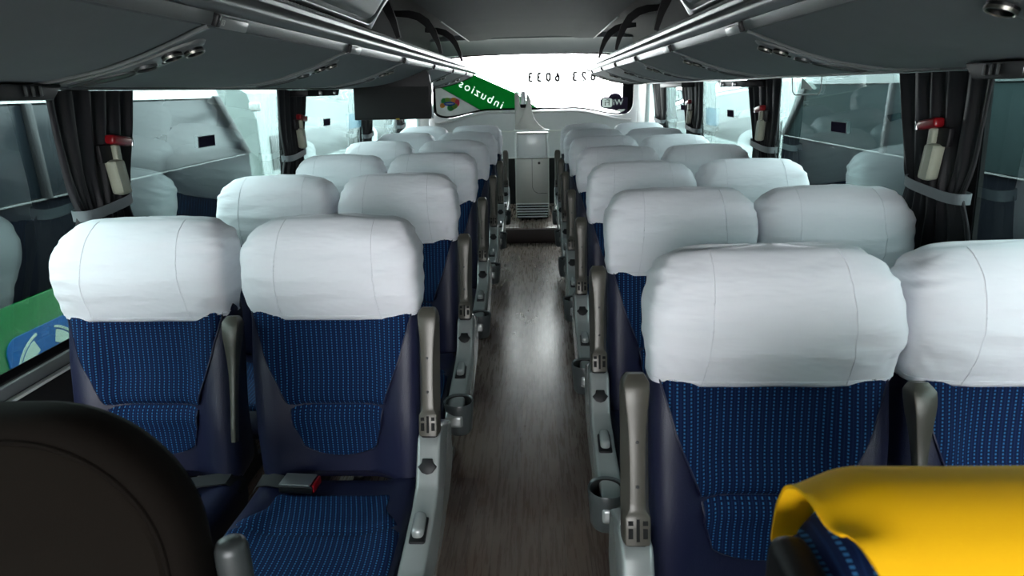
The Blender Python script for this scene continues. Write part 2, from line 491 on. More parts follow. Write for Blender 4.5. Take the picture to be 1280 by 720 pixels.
    rings = [[(x, YR, z) for x, z in inn], [(x, YR, z) for x, z in out], [(x, YR + 0.06, z) for x, z in out], [(x, YR + 0.06, z) for x, z in inn], [(x, YR, z) for x, z in inn]]
    struct(MB().loft(rings, False, False).obj('wall_rear', M['wallgrey'], ang=25))
    # lower dark bulkhead and trims at the back
    struct(MB().box((XC, YR - 0.02, 0.33), (2.4, 0.05, 0.66)).obj('wall_rear_lower', M['walldark'], smooth=False))
    struct(MB().box((XC, YR - 0.03, 0.668), (2.4, 0.02, 0.016), 0.004).obj('trim_7', M['whitetxt']))
    struct(MB().box((XC, YR - 0.012, 0.955), (2.4, 0.02, 0.012), 0.003).obj('trim_8', M['whitetxt']))
    # moulded ledge under the rear window
    pts = [(XC + x, YR - 0.02, 1.160 - 0.105 * sm(0.45, 1.08, abs(x))) for x in [-1.08 + 2.16 * i / 40 for i in range(41)]]
    struct(MB().tube(pts, 0.016, 8, flat=0.8).obj('trim_9', M['wallwhite']))
    # corner pillars
    for s in (-1, 1):
        x = XC + s * 1.165
        struct(MB().box((x, 7.0, 1.07), (0.05, 0.55, 0.9), 0.02, 3).obj('trim_%d' % (10 if s < 0 else 11), M['wallwhite']))
    # rear window: pane + black printed border
    g = MB().loft([[(x, YR + 0.03, z) for x, z in [opening(a, -0.002) for a in A]], [(x, YR + 0.036, z) for x, z in [opening(a, -0.002) for a in A]]]).obj('window_13', M['clear'], smooth=False)
    struct(g)
    def inner(a):
        x, z = opening(a, -0.02)
        x = XC + max(-1.060, min(0.985, x - XC))
        return (x, z)
    rings = [[(x, YR + 0.022, z) for x, z in [opening(a, -0.001) for a in A]], [(x, YR + 0.022, z) for x, z in map(inner, A)], [(x, YR + 0.027, z) for x, z in map(inner, A)], [(x, YR + 0.027, z) for x, z in [opening(a, -0.001) for a in A]]]
    rings.append(rings[0])
    MB().loft(rings, False, False).obj('pane_border', M['gasket'], g, smooth=False)
    # front bulkhead below the windscreen
    struct(MB().box((XC, YF - 0.03, 0.32), (2.5, 0.06, 0.64)).obj('wall_front', M['walldark'], smooth=False))

build_setting()

# ------------------------------------------------------------------ seats
# local frame: x across (seat centre), y towards the back of the bus (0 = tip of the raised armrest), z up from the floor
HW = 0.210
def yb(z): return -0.004 + (z - 0.45) * 0.115 - 0.012 * exp(-((z - 0.60) / 0.11) ** 2)
def back_front(x, z, hw=HW):
    ax = abs(x)
    y = yb(z) - 0.034 * sm(0.075, 0.165, ax) * (1 - 0.55 * sm(0.74, 0.9, z))
    e = hw - ax
    if e < 0.035: y += 0.035 - sqrt(max(0, 0.035 ** 2 - (0.035 - e) ** 2))
    return y
def hwz(z): return HW - 0.03 * (1 - sm(0.40, 0.47, z)) + 0.002 * sm(0.6, 0.8, z) - 0.035 * sm(0.89, 1.0, z)

def mesh_backrest():
    rings = []
    for z in [0.425, 0.432, 0.445, 0.46] + [0.48 + i * 0.022 for i in range(24)] + [1.000, 1.010]:
        hw = hwz(z); k = 0.03 * (1 - sm(0.425, 0.46, z)) + 0.04 * sm(0.985, 1.01, z)
        f = [(x, back_front(x, z, hw) + k, z) for x in [hw * sin(pi / 2 * (-1 + 2 * i / 30)) for i in range(31)]]
        yk = yb(z) + 0.115 - k
        rings.append(f + [(hw * 0.98, yb(z) + 0.075, z), (hw * 0.88, yk - 0.01, z), (hw * 0.6, yk, z), (0, yk, z), (-hw * 0.6, yk, z), (-hw * 0.88, yk - 0.01, z), (-hw * 0.98, yb(z) + 0.075, z)])
    return MB().loft(rings)
def ins_hw(z):
    t = sm(0.60, 0.84, z)
    w = 0.112 + 0.066 * t + 0.02 * sm(0.80, 0.9, z)
    if z < 0.60:
        q = (0.60 - z) / 0.09
        w = 0.112 - 0.028 * q
    if z < 0.545:
        q = min(1, (0.545 - z) / 0.035)
        w = (0.112 - 0.028 * (0.055 / 0.09)) * sqrt(max(0.0, 1 - q ** 2.2)) + 0.0
    return max(w, 0.002)
def ins_pt(s, z, off=1.0):
    x = s * ins_hw(z)
    y = back_front(x, z)
    edge = min(1, (1 - abs(s)) / 0.12)
    y -= (0.0035 + 0.004 * edge) * off
    y += 0.010 * exp(-((z - 0.646) / 0.008) ** 2) - 0.007 * exp(-((z - 0.612) / 0.022) ** 2) - 0.007 * exp(-((z - 0.682) / 0.028) ** 2)
    return (x, y, z)
def mesh_back_insert():
    P, U = [], []
    zs = [0.5105 + i * 0.0035 for i in range(15)] + [0.563 + i * 0.008 for i in range(6)] + [0.611 + 0.004 * i for i in range(12)] + [0.66 + i * 0.012 for i in range(22)]
    for z in zs:
        P.append([ins_pt(-1 + 2 * i / 32, z) for i in range(33)])
        U.append([(p[0], z) for p in P[-1]])
    # thin shell: front sheet and a back sheet just inside the backrest
    mb = MB().grid(P, U); o = len(mb.v)
    Q = [[(x, back_front(x, z) + 0.004, z) for x, y, z in r] for r in P]
    mb.grid(Q, U)
    n, m = len(P), 33
    bd = [i for i in range(m)] + [r * m + m - 1 for r in range(1, n)] + [(n - 1) * m + i for i in range(m - 2, -1, -1)] + [r * m for r in range(n - 2, 0, -1)]
    for q in range(len(bd)):
        a, c = bd[q], bd[(q + 1) % len(bd)]; mb.f.append((a, c, c + o, a + o))
    return mb
def mesh_piping():
    pts = []
    zs = [0.90 - i * 0.012 for i in range(30)] + [0.54 - 0.003 * i for i in range(10)]
    L = [ins_pt(-1, z, 0.6) for z in zs]; Rr = [ins_pt(1, z, 0.6) for z in reversed(zs)]
    return MB().tube([(x * 1.01, y - 0.0005, z) for x, y, z in L + Rr], 0.0022, 6)

# headrest cover surface
HT = 1.110
def cov_a(z):
    return interp([(0.86, 0.2105), (0.90, 0.215), (0.94, 0.219), (0.98, 0.2195), (1.02, 0.217), (1.05, 0.211), (1.09, 0.200), (1.13, 0.19)], z)
def cov_front(z):
    return interp([(0.86, 0.026), (0.90, 0.010), (0.94, -0.002), (0.98, -0.003), (1.02, 0.008), (1.06, 0.028), (1.10, 0.052)], z)
def cov_back(z): return 0.135 + 0.05 * sm(0.86, 1.0, z)
RC = 0.050
def cov_ring_params(k):
    # k in 0..1 : hem to crown; returns z, inset
    if k < 0.72:
        return 0.866 + (HT - RC - 0.866) * (k / 0.72), 0.0
    ph = (k - 0.72) / 0.28 * pi / 2
    return HT - RC * (1 - sin(ph)), RC * (1 - cos(ph))
def cov_pt(t, k, seed, scale=1.0, wr=1.0):
    z, ins = cov_ring_params(k)
    a = cov_a(z) - ins * 0.82
    yf, ybk = cov_front(z) + ins * 1.05, cov_back(z) - ins * 0.9
    c, b = (yf + ybk) / 2, (ybk - yf) / 2
    n = 5.2
    ct, st = cos(t), sin(t)
    x = a * (1 if ct >= 0 else -1) * abs(ct) ** (2 / n)
    y = c + b * (1 if st >= 0 else -1) * abs(st) ** (2 / n)
    q = abs(x) / 0.22
    # hem rises and crown falls towards the sides
    z2 = z + 0.006 * q ** 4 * (1 - k) ** 2 - 0.022 * q ** 3 * sm(0.55, 1.0, k)
    # folds
    d = 0
    if wr:
        d += 0.0085 * noise.noise((x * 4 + seed * 3.1, z * 17 + x * 8 + seed, seed * 1.7)) * (1 - 0.6 * k)
        d += 0.0028 * noise.noise((x * 9 + z * 12, z * 40 - x * 22, seed * 2.3 + 4))
        cm = sm(0.13, 0.20, abs(x)) * sm(0.55, 0.8, k)
        d += 0.0085 * cm * noise.noise((x * 26, z * 60 + y * 30, seed * 5.1 + (9 if x > 0 else 0)))
        lm = sm(0.11, 0.2, abs(x)) * (1 - sm(0.1, 0.5, k))
        d += 0.0030 * lm * noise.noise((x * 30 + z * 25, z * 30 - abs(x) * 45, seed + 17))
        d *= wr
    nx, ny = (abs(ct) ** (2 - 2 / n)) * (1 if ct > 0 else -1), (abs(st) ** (2 - 2 / n)) * (1 if st > 0 else -1)
    l = sqrt(nx * nx + ny * ny) or 1
    up = sm(0.75, 1.0, k)
    return Vector((x * scale + nx / l * d * (1 - up * 0.6), y + ny / l * d * (1 - up * 0.6), z2 + d * up))
def cov_seam_t(xs, k):
    z, ins = cov_ring_params(k); a = cov_a(z) - ins * 0.82
    q = min(1, abs(xs) / a)
    ct = q ** (5.2 / 2)
    t = math.acos(min(1, ct))
    return -t if xs > 0 else -(pi - t)
def mesh_cover(seed):
    NT, NK = 112, 44
    rings = []
    # turned-under inner hem, then outside, then crown
    base = [cov_pt(2 * pi * i / NT, 0, seed) for i in range(NT)]
    cen = Vector((0, 0.10, 0))
    rings.append([Vector((p.x * 0.965, 0.10 + (p.y - 0.10) * 0.93, p.z + 0.03)) for p in base])
    rings.append([Vector((p.x * 0.97, 0.10 + (p.y - 0.10) * 0.94, p.z + 0.001)) for p in base])
    for i in range(NK + 1):
        rings.append([cov_pt(2 * pi * j / NT, i / NK, seed) for j in range(NT)])
    last = rings[-1]
    cy = sum(p.y for p in last) / NT
    for s in (0.8, 0.55, 0.3, 0.08):
        rings.append([Vector((p.x * (s * 0.35 + 0.65 * s), cy + (p.y - cy) * s, p.z + 0.004 * (1 - s))) for p in last])
    return MB().loft(rings, False, True)
def mesh_seam(xs, seed):
    pts = []
    for i in range(40):
        k = 0.01 + 0.97 * i / 39
        t = cov_seam_t(xs * (1.12 - 0.14 * k), k); p = cov_pt(t, k, seed)
        pts.append(p + Vector((0, -0.0004, 0.0002)))
    return MB().tube(pts, 0.0010, 5)
def mesh_hem(seed):
    pts = []
    for i in range(81):
        t = -pi * (0.02 + 0.96 * i / 80)
        p = cov_pt(t, 0.045, seed); pts.append(p)
    return MB().tube(pts, 0.0011, 5)

def mesh_cushion():
    rings = []
    ys = [-0.005, -0.012, -0.03] + [-0.06 - 0.03 * i for i in range(13)] + [-0.445, -0.462, -0.474, -0.48]
    for y in ys:
        e = sm(-0.48, -0.43, y) ** 0.6; e2 = 1 - 0.35 * (1 - sm(0, 0.03, -y))
        ht = 0.448 + 0.012 * sm(-0.1, -0.35, y) - 0.012
        zt = lerp(0.38, ht, e) - 0.02 * (1 - e2)
        top = []
        for i in range(31):
            x = HW * sin(pi / 2 * (-1 + 2 * i / 30)); ax = abs(x)
            z = zt + 0.022 * sm(0.10, 0.175, ax) * (1 - 0.7 * sm(0.2, 0.4, -y)) * e
            ed = HW - ax
            if ed < 0.03: z -= 0.03 - sqrt(max(0, 0.03 ** 2 - (0.03 - ed) ** 2))
            top.append((x, y, z))
        zb = lerp(0.37, 0.345, e)
        rings.append(top + [(HW, y, (zt + zb) / 2), (HW * 0.95, y, zb), (0, y, zb), (-HW * 0.95, y, zb), (-HW, y, (zt + zb) / 2)])
    return MB().loft(rings)
def cush_z(x, y):
    e = sm(-0.48, -0.43, y) ** 0.6
    ht = 0.448 + 0.012 * sm(-0.1, -0.35, y) - 0.012
    z = lerp(0.38, ht, e)
    ax = abs(x)
    z += 0.022 * sm(0.10, 0.175, ax) * (1 - 0.7 * sm(0.2, 0.4, -y)) * e
    ed = HW - ax
    if ed < 0.03: z -= 0.03 - sqrt(max(0, 0.03 ** 2 - (0.03 - ed) ** 2))
    return z
def mesh_cushion_insert():
    P, U = [], []
    ys = [-0.085 - 0.0025 * i for i in range(10)] + [-0.112 - 0.014 * i for i in range(25)]
    for y in ys:
        hw = 0.142 + 0.055 * sm(0.14, 0.26, -y)
        if y > -0.11: hw -= 0.03 * (1 - sqrt(max(0, 1 - ((y + 0.11) / 0.026) ** 2)))
        r, u = [], []
        for i in range(33):
            s = -1 + 2 * i / 32; x = s * hw
            ed = min(1, (1 - abs(s)) / 0.1) * min(1, (-0.083 - y) / 0.012 + 0.1)
            z = cush_z(x, y) + 0.002 + 0.006 * ed - 0.008 * exp(-((y + 0.235) / 0.008) ** 2)
            r.append((x, y, z)); u.append((x + 0.05 * sin((y + 0.1) * 6), y))
        P.append(r); U.append(u)
    mb = MB().grid(P, U); o = len(mb.v)
    mb.grid([[(x, y, cush_z(x, y) - 0.004) for x, y, z in r] for r in P], U)
    n, m = len(P), 33
    bd = [i for i in range(m)] + [r * m + m - 1 for r in range(1, n)] + [(n - 1) * m + i for i in range(m - 2, -1, -1)] + [r * m for r in range(n - 2, 0, -1)]
    for q in range(len(bd)):
        a, c = bd[q], bd[(q + 1) % len(bd)]; mb.f.append((a, c, c + o, a + o))
    return mb

# armrest, raised: axis from hinge to tip
AR0, AR1 = Vector((0, -0.082, 0.612)), Vector((0, 0.004, 0.905))
ARD = (AR1 - AR0).normalized(); ARN = Vector((0, -ARD.z, ARD.y))      # towards the front of the bus
def mesh_armrest(wide=1.0, slim=False):
    L = (AR1 - AR0).length
    rings = []
    tab_f = [(0, 0.042), (0.012, 0.044), (0.05, 0.044), (0.062, 0.030), (0.10, 0.028), (0.17, 0.029), (0.225, 0.034), (0.26, 0.042), (0.288, 0.045), (L, 0.040)]
    tab_b = [(0, 0.049), (0.2, 0.049), (0.28, 0.050), (L, 0.044)]
    if slim: tab_f = [(0, 0.013), (0.1, 0.015), (0.17, 0.019), (0.23, 0.030), (0.27, 0.039), (0.288, 0.041), (L, 0.034)]; tab_b = [(0, 0.014), (0.15, 0.018), (0.21, 0.024), (0.26, 0.036), (0.288, 0.041), (L, 0.036)]
    S_ = [0, 0.004, 0.012, 0.03, 0.05, 0.056, 0.064, 0.075, 0.1, 0.13, 0.16, 0.19, 0.21, 0.23, 0.25, 0.265, 0.28, 0.29, 0.297, 0.3025, L]
    for s in S_:
        if s > L: continue
        endr = sm(L - 0.022, L, s); st = 1 - 0.30 * (1 - sqrt(max(0, 1 - endr ** 2)))
        wf, wb = interp(tab_f, s) * wide * st, interp(tab_b, s) * wide * st
        df = interp([(0, 0.024), (0.05, 0.026), (0.062, 0.022), (0.2, 0.024), (0.27, 0.027), (L, 0.022)], s) * (1 - 0.45 * endr ** 2)
        if slim: df *= interp([(0, 0.45), (0.17, 0.5), (0.25, 0.85), (L, 0.9)], s)
        db = (interp([(0, 0.009), (0.17, 0.010), (0.25, 0.018), (L, 0.019)], s) if slim else 0.020) * (1 - 0.35 * endr ** 2)
        c = AR0 + ARD * s
        pts = []
        cr = 0.0045
        for (sx, w, d, sg) in ((-1, wf, df, 1), (1, wf, df, 1), (1, wb, -db, -1), (-1, wb, -db, -1)):
            px, pn = sx * w / 2, d
            if sg > 0: seq = ((px, pn - cr), (px - sx * cr * 0.3, pn - cr * 0.3), (px - sx * cr, pn)) if sx < 0 else ((px - sx * cr, pn), (px - sx * cr * 0.3, pn - cr * 0.3), (px, pn - cr))
            else: seq = ((px, pn + cr), (px - sx * cr * 0.3, pn + cr * 0.3), (px - sx * cr, pn)) if sx > 0 else ((px - sx * cr, pn), (px - sx * cr * 0.3, pn + cr * 0.3), (px, pn + cr))
            pts += [c + Vector((a, 0, 0)) + ARN * b for a, b in seq]
        rings.append(pts)
    return MB().loft(rings)
RA = Matrix((Vector((1, 0, 0)), ARD, ARN)).transposed()   # local x, along, out
def on_arm(s, x, out): return AR0 + ARD * s + Vector((x, 0, 0)) + ARN * out

# aisle side panel: profile in (y, z)
PAN = [(0.085, 0.560), (-0.035, 0.612), (-0.092, 0.612), (-0.108, 0.600), (-0.160, 0.518), (-0.205, 0.500), (-0.30, 0.482), (-0.40, 0.466), (-0.455, 0.458), (-0.500, 0.440), (-0.505, 0.405), (-0.45, 0.372), (-0.33, 0.352), (-0.15, 0.355), (0.02, 0.40), (0.085, 0.45)]
SL = Vector((0, -0.052, -0.082)).normalized(); SN = Vector((0, SL.z, -SL.y)); SN = SN if SN.z > 0 else -SN
RS = Matrix((Vector((1, 0, 0)), -SL, SN)).transposed()

SM = {}
def prepare():
    SM['backrest'] = mesh_backrest().mesh('backrest', M['vinyl'])
    SM['back_insert'] = mesh_back_insert().mesh('back_insert', M['fabric'], ang=80)
    SM['piping'] = mesh_piping().mesh('piping', M['vinyl'])
    SM['cushion'] = mesh_cushion().mesh('cushion', M['vinyl'])
    SM['cushion_insert'] = mesh_cushion_insert().mesh('cushion_insert', M['fabric'], ang=80)
    SM['cover'] = [mesh_cover(i + 1.3).mesh('headrest_cover', M['cover'], ang=90) for i in range(4)]
    SM['seam_l'] = [mesh_seam(-0.112, i + 1.3).mesh('seam', M['seam']) for i in range(4)]
    SM['seam_r'] = [mesh_seam(0.112, i + 1.3).mesh('seam', M['seam']) for i in range(4)]
    SM['hem'] = [mesh_hem(i + 1.3).mesh('hem', M['seam']) for i in range(4)]
    SM['armrest'] = mesh_armrest().mesh('armrest', M['armrest'], ang=28)
    SM['armrest_slim'] = mesh_armrest(slim=True).mesh('armrest', M['armrest'], ang=28)
    SM['hinge_slot'] = MB().box(on_arm(0.028, 0, 0.0255), (0.0055, 0.040, 0.003), rot=RA).mesh('hinge_slot', M['slot'])
    q = []
    for sx in (-1, 1):
        q.append(MB().box(on_arm(0.022, sx * 0.0125, 0.0252), (0.008, 0.018, 0.003), rot=RA).mesh('hinge_slot', M['slot']))
        q.append(MB().box(on_arm(0.041, sx * 0.0125, 0.0258), (0.0085, 0.008, 0.003), rot=RA).mesh('hinge_slot', M['slot']))
    SM['slots'] = q
    SM['screws'] = [MB().lathe([(0, 0.0012), (0.0022, 0.001), (0.0032, 0), (0.0032, -0.002)], on_arm(s, 0, 0.0236), 12, RA).mesh('screw', M['frame']) for s in (0.105, 0.185)]
    SM['hinge'] = MB().box((0, -0.070, 0.606), (0.042, 0.05, 0.034), 0.008, 3).mesh('hinge_block', M['black'])
    SM['side_panel'] = MB().prism(PAN, 'x', -0.028, 0.028, 0.009, 3).mesh('side_panel', M['silver'])
    c = Vector((0, -0.134, 0.559))
    SM['knob'] = MB().prism([(-0.012, 0.014), (0.012, 0.014), (0.014, 0.004), (0.023, -0.004), (0.012, -0.018), (0, -0.022), (-0.012, -0.018), (-0.023, -0.004), (-0.014, 0.004)], 'z', -0.004, 0.007, 0.002).mesh('recline_knob', M['black'])
    R4 = Matrix.Translation(c) @ RS.to_4x4(); SM['knob'].transform(R4)
    SM['lever'] = MB().box((0, -0.272, 0.496), (0.026, 0.062, 0.034), 0.011, 4, Matrix.Rotation(radians(9), 3, 'X')).mesh('footrest_lever', M['silver'])
    SM['lever_recess'] = MB().box((0, -0.275, 0.4855), (0.036, 0.074, 0.012), 0.005, 2, Matrix.Rotation(radians(9), 3, 'X')).mesh('lever_recess', M['black'])
    SM['cup'] = MB().lathe([(0.0, 0.365), (0.034, 0.366), (0.039, 0.375), (0.046, 0.455), (0.0475, 0.470), (0.046, 0.473), (0.0425, 0.470), (0.040, 0.455), (0.034, 0.385), (0.0, 0.383)], (0, -0.452, 0), 32).mesh('cup_holder', M['cupgrey'])
    SM['cup_liner'] = MB().lathe([(0.0415, 0.4675), (0.0383, 0.455), (0.0322, 0.388), (0.0, 0.386)], (0, -0.452, 0), 32).mesh('cup_liner', M['slot'])
    SM['frame'] = MB().box((0, -0.19, 0.325), (0.38, 0.42, 0.05), 0.01).mesh('seat_frame', M['frame'])
    SM['leg'] = MB().prism([(-0.36, 0.0), (0.02, 0.0), (0.02, 0.025), (-0.10, 0.06), (-0.12, 0.31), (-0.24, 0.31), (-0.25, 0.06), (-0.36, 0.025)], 'x', -0.02, 0.02, 0.004).mesh('leg', M['frame'])
prepare()

def make_seat(aisle, sd, variant, cover=True):
    r = empty('coach_seat')
    link_obj('backrest', SM['backrest'], r)
    ins = link_obj('back_insert', SM['back_insert'], r)
    link_obj('piping', SM['piping'], ins)
    cu = link_obj('cushion', SM['cushion'], r)
    link_obj('cushion_insert', SM['cushion_insert'], cu)
    if cover:
        c = link_obj('headrest_cover', SM['cover'][variant], r)
        link_obj('seam', SM['seam_l'][variant], c); link_obj('seam', SM['seam_r'][variant], c)
        link_obj('hem', SM['hem'][variant], c)
    link_obj('seat_frame', SM['frame'], r)
    for x in (-0.15, 0.15):
        l = link_obj('leg', SM['leg'], r); l.location.x = x
    if aisle:
        ax = sd * 0.2465
        a = link_obj('armrest', SM['armrest'], r); a.location.x = ax
        link_obj('hinge_slot', SM['hinge_slot'], a)
        for q in SM['slots']: link_obj('hinge_slot', q, a)
        for q in SM['screws']: link_obj('screw', q, a)
        link_obj('hinge_block', SM['hinge'], a)
        p = link_obj('side_panel', SM['side_panel'], r); p.location.x = ax
        link_obj('recline_knob', SM['knob'], p)
        link_obj('lever_recess', SM['lever_recess'], p)
        link_obj('footrest_lever', SM['lever'], p)
        k = link_obj('cup_holder', SM['cup'], p); k.location.x = sd * 0.012
        link_obj('cup_liner', SM['cup_liner'], k)
        # inner armrest between the pair
        b = link_obj('inner_armrest', SM['armrest_slim'], r); b.location.x = -sd * 0.2275; b.location.y = -0.012; b.location.z = -0.014
    return r

LX, RX = (-0.5105, -0.966), (0.4215, 0.8635)
ORD = ['first', 'second', 'third', 'fourth', 'fifth', 'sixth', 'seventh']
protos = {}
def place(aisle, sd, variant, x, y, label, group):
    k = (aisle, sd, variant)
    if k not in protos:
        o = protos[k] = make_seat(aisle, sd, variant)
    else: o = copy_tree(protos[k])
    o.location = (x, y, 0)
    tag(o, label, 'seat', group)
    return o
first_left = None
for n in range(6):
    y = 1.442 + 0.815 * n
    nm = ORD[n] if n < 5 else 'last'
    where = '%s row %s' % (nm, 'from the front' if n < 5 else 'by the rear wall')
    o = place(True, 1, n % 4, LX[0], y, 'white-covered navy seat left of the aisle, %s' % where, 'seats left of the aisle')
    if n == 0:
        o['label'] = 'navy coach seat with belt buckle on its cushion, left aisle side of the first row'; first_left = o
    w = place(False, 1, (n + 2) % 4, LX[1], y, 'white-covered navy seat by the left windows, %s' % where, 'seats by the left windows')
    if n == 0: first_win = w; w.location.x -= 0.018
for n in range(7):
    y = 1.064 + 0.736 * n
    nm = ORD[n] if n < 6 else 'last'
    where = '%s row %s' % (nm, 'from the front' if n < 6 else 'by the rear wall')
    ra = place(True, -1, (n + 1) % 4, RX[0], y, 'white-covered navy seat right of the aisle, %s' % where, 'seats right of the aisle')
    rb = place(False, -1, (n + 3) % 4, RX[1], y, 'white-covered navy seat by the right windows, %s' % where, 'seats by the right windows')
    if n == 0:
        r1 = (ra, rb)
# the first right pair is a slightly wider model
r1[0].location.x += 0.011; r1[1].location.x += 0.034
for o_ in r1: o_.scale.x = 1.05

# seat belt lying on the first left pair
def belt(r, xoff):
    # webbing from between the seats over the cushion to the buckle
    z0 = 0.462
    pts = [(-0.225, -0.035, 0.425), (-0.205, -0.050, 0.455), (-0.17, -0.062, z0 + 0.004), (-0.13, -0.070, z0 + 0.002)]
    b = MB()
    rows = []
    for (x, y, z) in pts:
        rows.append([(x, y + 0.022, z + 0.004), (x, y - 0.022, z), (x, y - 0.022, z + 0.003), (x, y + 0.022, z + 0.007)])
    sb = b.loft(rows).obj('seat_belt', M['webbing'], r)
    bk = MB().box((-0.092, -0.075, 0.466), (0.088, 0.052, 0.022), 0.004, 3, Matrix.Rotation(radians(-4), 3, 'Z')).obj('buckle', M['black'], sb)
    MB().box((-0.094, -0.075, 0.4785), (0.080, 0.050, 0.004), 0.0015, 2, Matrix.Rotation(radians(-4), 3, 'Z')).obj('buckle_plate', M['steel'], sb)
    MB().box((-0.0475, -0.078, 0.4675), (0.006, 0.046, 0.021), 0.002, 2, Matrix.Rotation(radians(-4), 3, 'Z')).obj('release_button', M['red'], sb)
belt(first_left, 0)
def belt2(r):
    rows = []
    for (x, y, z, w) in [(0.215, -0.03, 0.42, 0.02), (0.19, -0.05, 0.462, 0.022), (0.14, -0.066, 0.466, 0.022), (0.09, -0.072, 0.460, 0.022), (0.06, -0.075, 0.455, 0.014)]:
        rows.append([(x, y + w, z + 0.004), (x, y - w, z), (x, y - w, z + 0.003), (x, y + w, z + 0.007)])
    sb = MB().loft(rows).obj('seat_belt', M['webbing'], r)
    MB().box((0.055, -0.076, 0.461), (0.05, 0.032, 0.006), 0.002, 2, Matrix.Rotation(radians(6), 3, 'Z')).obj('belt_tongue', M['steel'], sb)
belt2(first_win)

# front right seat with a yellow cloth over its headrest
YS = 0.335
ys = make_seat(True, -1, 0, cover=False)
ys.location = (RX[0], YS, 0)
tag(ys, 'patterned blue coach seat nearest the camera at lower right, under a yellow cloth', 'seat')
hb = MB()
rings = []
for i in range(31):
    rings.append([Vector((p.x * 0.95, 0.09 + (p.y - 0.09) * 0.9, p.z - 0.036)) for p in [cov_pt(2 * pi * j / 80, i / 30, 2.2, 1.0, 0.25) for j in range(80)]])
last = rings[-1]; cy = sum(p.y for p in last) / 80
for s_ in (0.7, 0.4, 0.1): rings.append([Vector((p.x * s_, cy + (p.y - cy) * s_, p.z + 0.003 * (1 - s_))) for p in last])
hb.loft(rings, True, True)
hb.uv = [(v[0], v[2] + v[1]) for v in hb.v]
hb.obj('headrest', M['fabric'], ys)
MB().box((-0.214, 0.075, 0.965), (0.034, 0.11, 0.15), 0.014, 4).obj('headrest_wing', M['black'], ys)
def yellow_cloth():
    # sheet over the headrest: p = 0 back hem .. 1 front hem, s = across
    NP, NS = 60, 50
    path = []
    for i in range(NP + 1):
        t = i / NP
        KEY = [(0, (0.190, 1.035)), (0.15, (0.188, 1.075)), (0.24, (0.175, 1.105)), (0.32, (0.150, 1.120)), (0.40, (0.120, 1.126)), (0.47, (0.092, 1.122)), (0.55, (0.062, 1.108)), (0.65, (0.028, 1.075)), (0.78, (-0.004, 1.025)), (1.0, (-0.030, 0.92))]
        path.append((interp([(k, v[0]) for k, v in KEY], t), interp([(k, v[1]) for k, v in KEY], t)))
    for _ in range(3):
        path = [path[0]] + [((path[i - 1][0] + 2 * path[i][0] + path[i + 1][0]) / 4, (path[i - 1][1] + 2 * path[i][1] + path[i + 1][1]) / 4) for i in range(1, NP)] + [path[-1]]
    P = []
    for i, (y, z) in enumerate(path):
        t = i / NP
        row = []
        left = -0.200 + 0.085 * sm(0.42, 0.95, t)
        for j in range(NS + 1):
            s = j / NS; x = lerp(left, 0.235, s)
            drop = 0.020 * (1 - sm(0, 0.16, s)) ** 2 * (1 - sm(0.45, 0.55, t)) + 0.016 * sm(0.75, 1, s) ** 2
            w = 0.003 * noise.noise((x * 7, t * 5, 3.3))
            row.append((x, y - w, z - drop + w - 0.032))
        P.append(row)
    mb = MB().grid(P); o = len(mb.v)
    mb.grid([[(x, y + (0.0025 if i > NP * 0.5 else -0.0025), z - 0.0025) for x, y, z in r] for i, r in enumerate(P)])
    m = NS + 1; n = NP + 1
    bd = [i for i in range(m)] + [r * m + m - 1 for r in range(1, n)] + [(n - 1) * m + i for i in range(m - 2, -1, -1)] + [r * m for r in range(n - 2, 0, -1)]
    for q in range(len(bd)):
        a, c = bd[q], bd[(q + 1) % len(bd)]; mb.f.append((a, c, c + o, a + o))
    return mb.obj('yellow_cloth', M['yellow'], ang=80)
yc = yellow_cloth(); yc.location = (RX[0], YS, 0)
tag(yc, 'bright yellow cloth draped over the headrest of the nearest right seat', 'cloth')

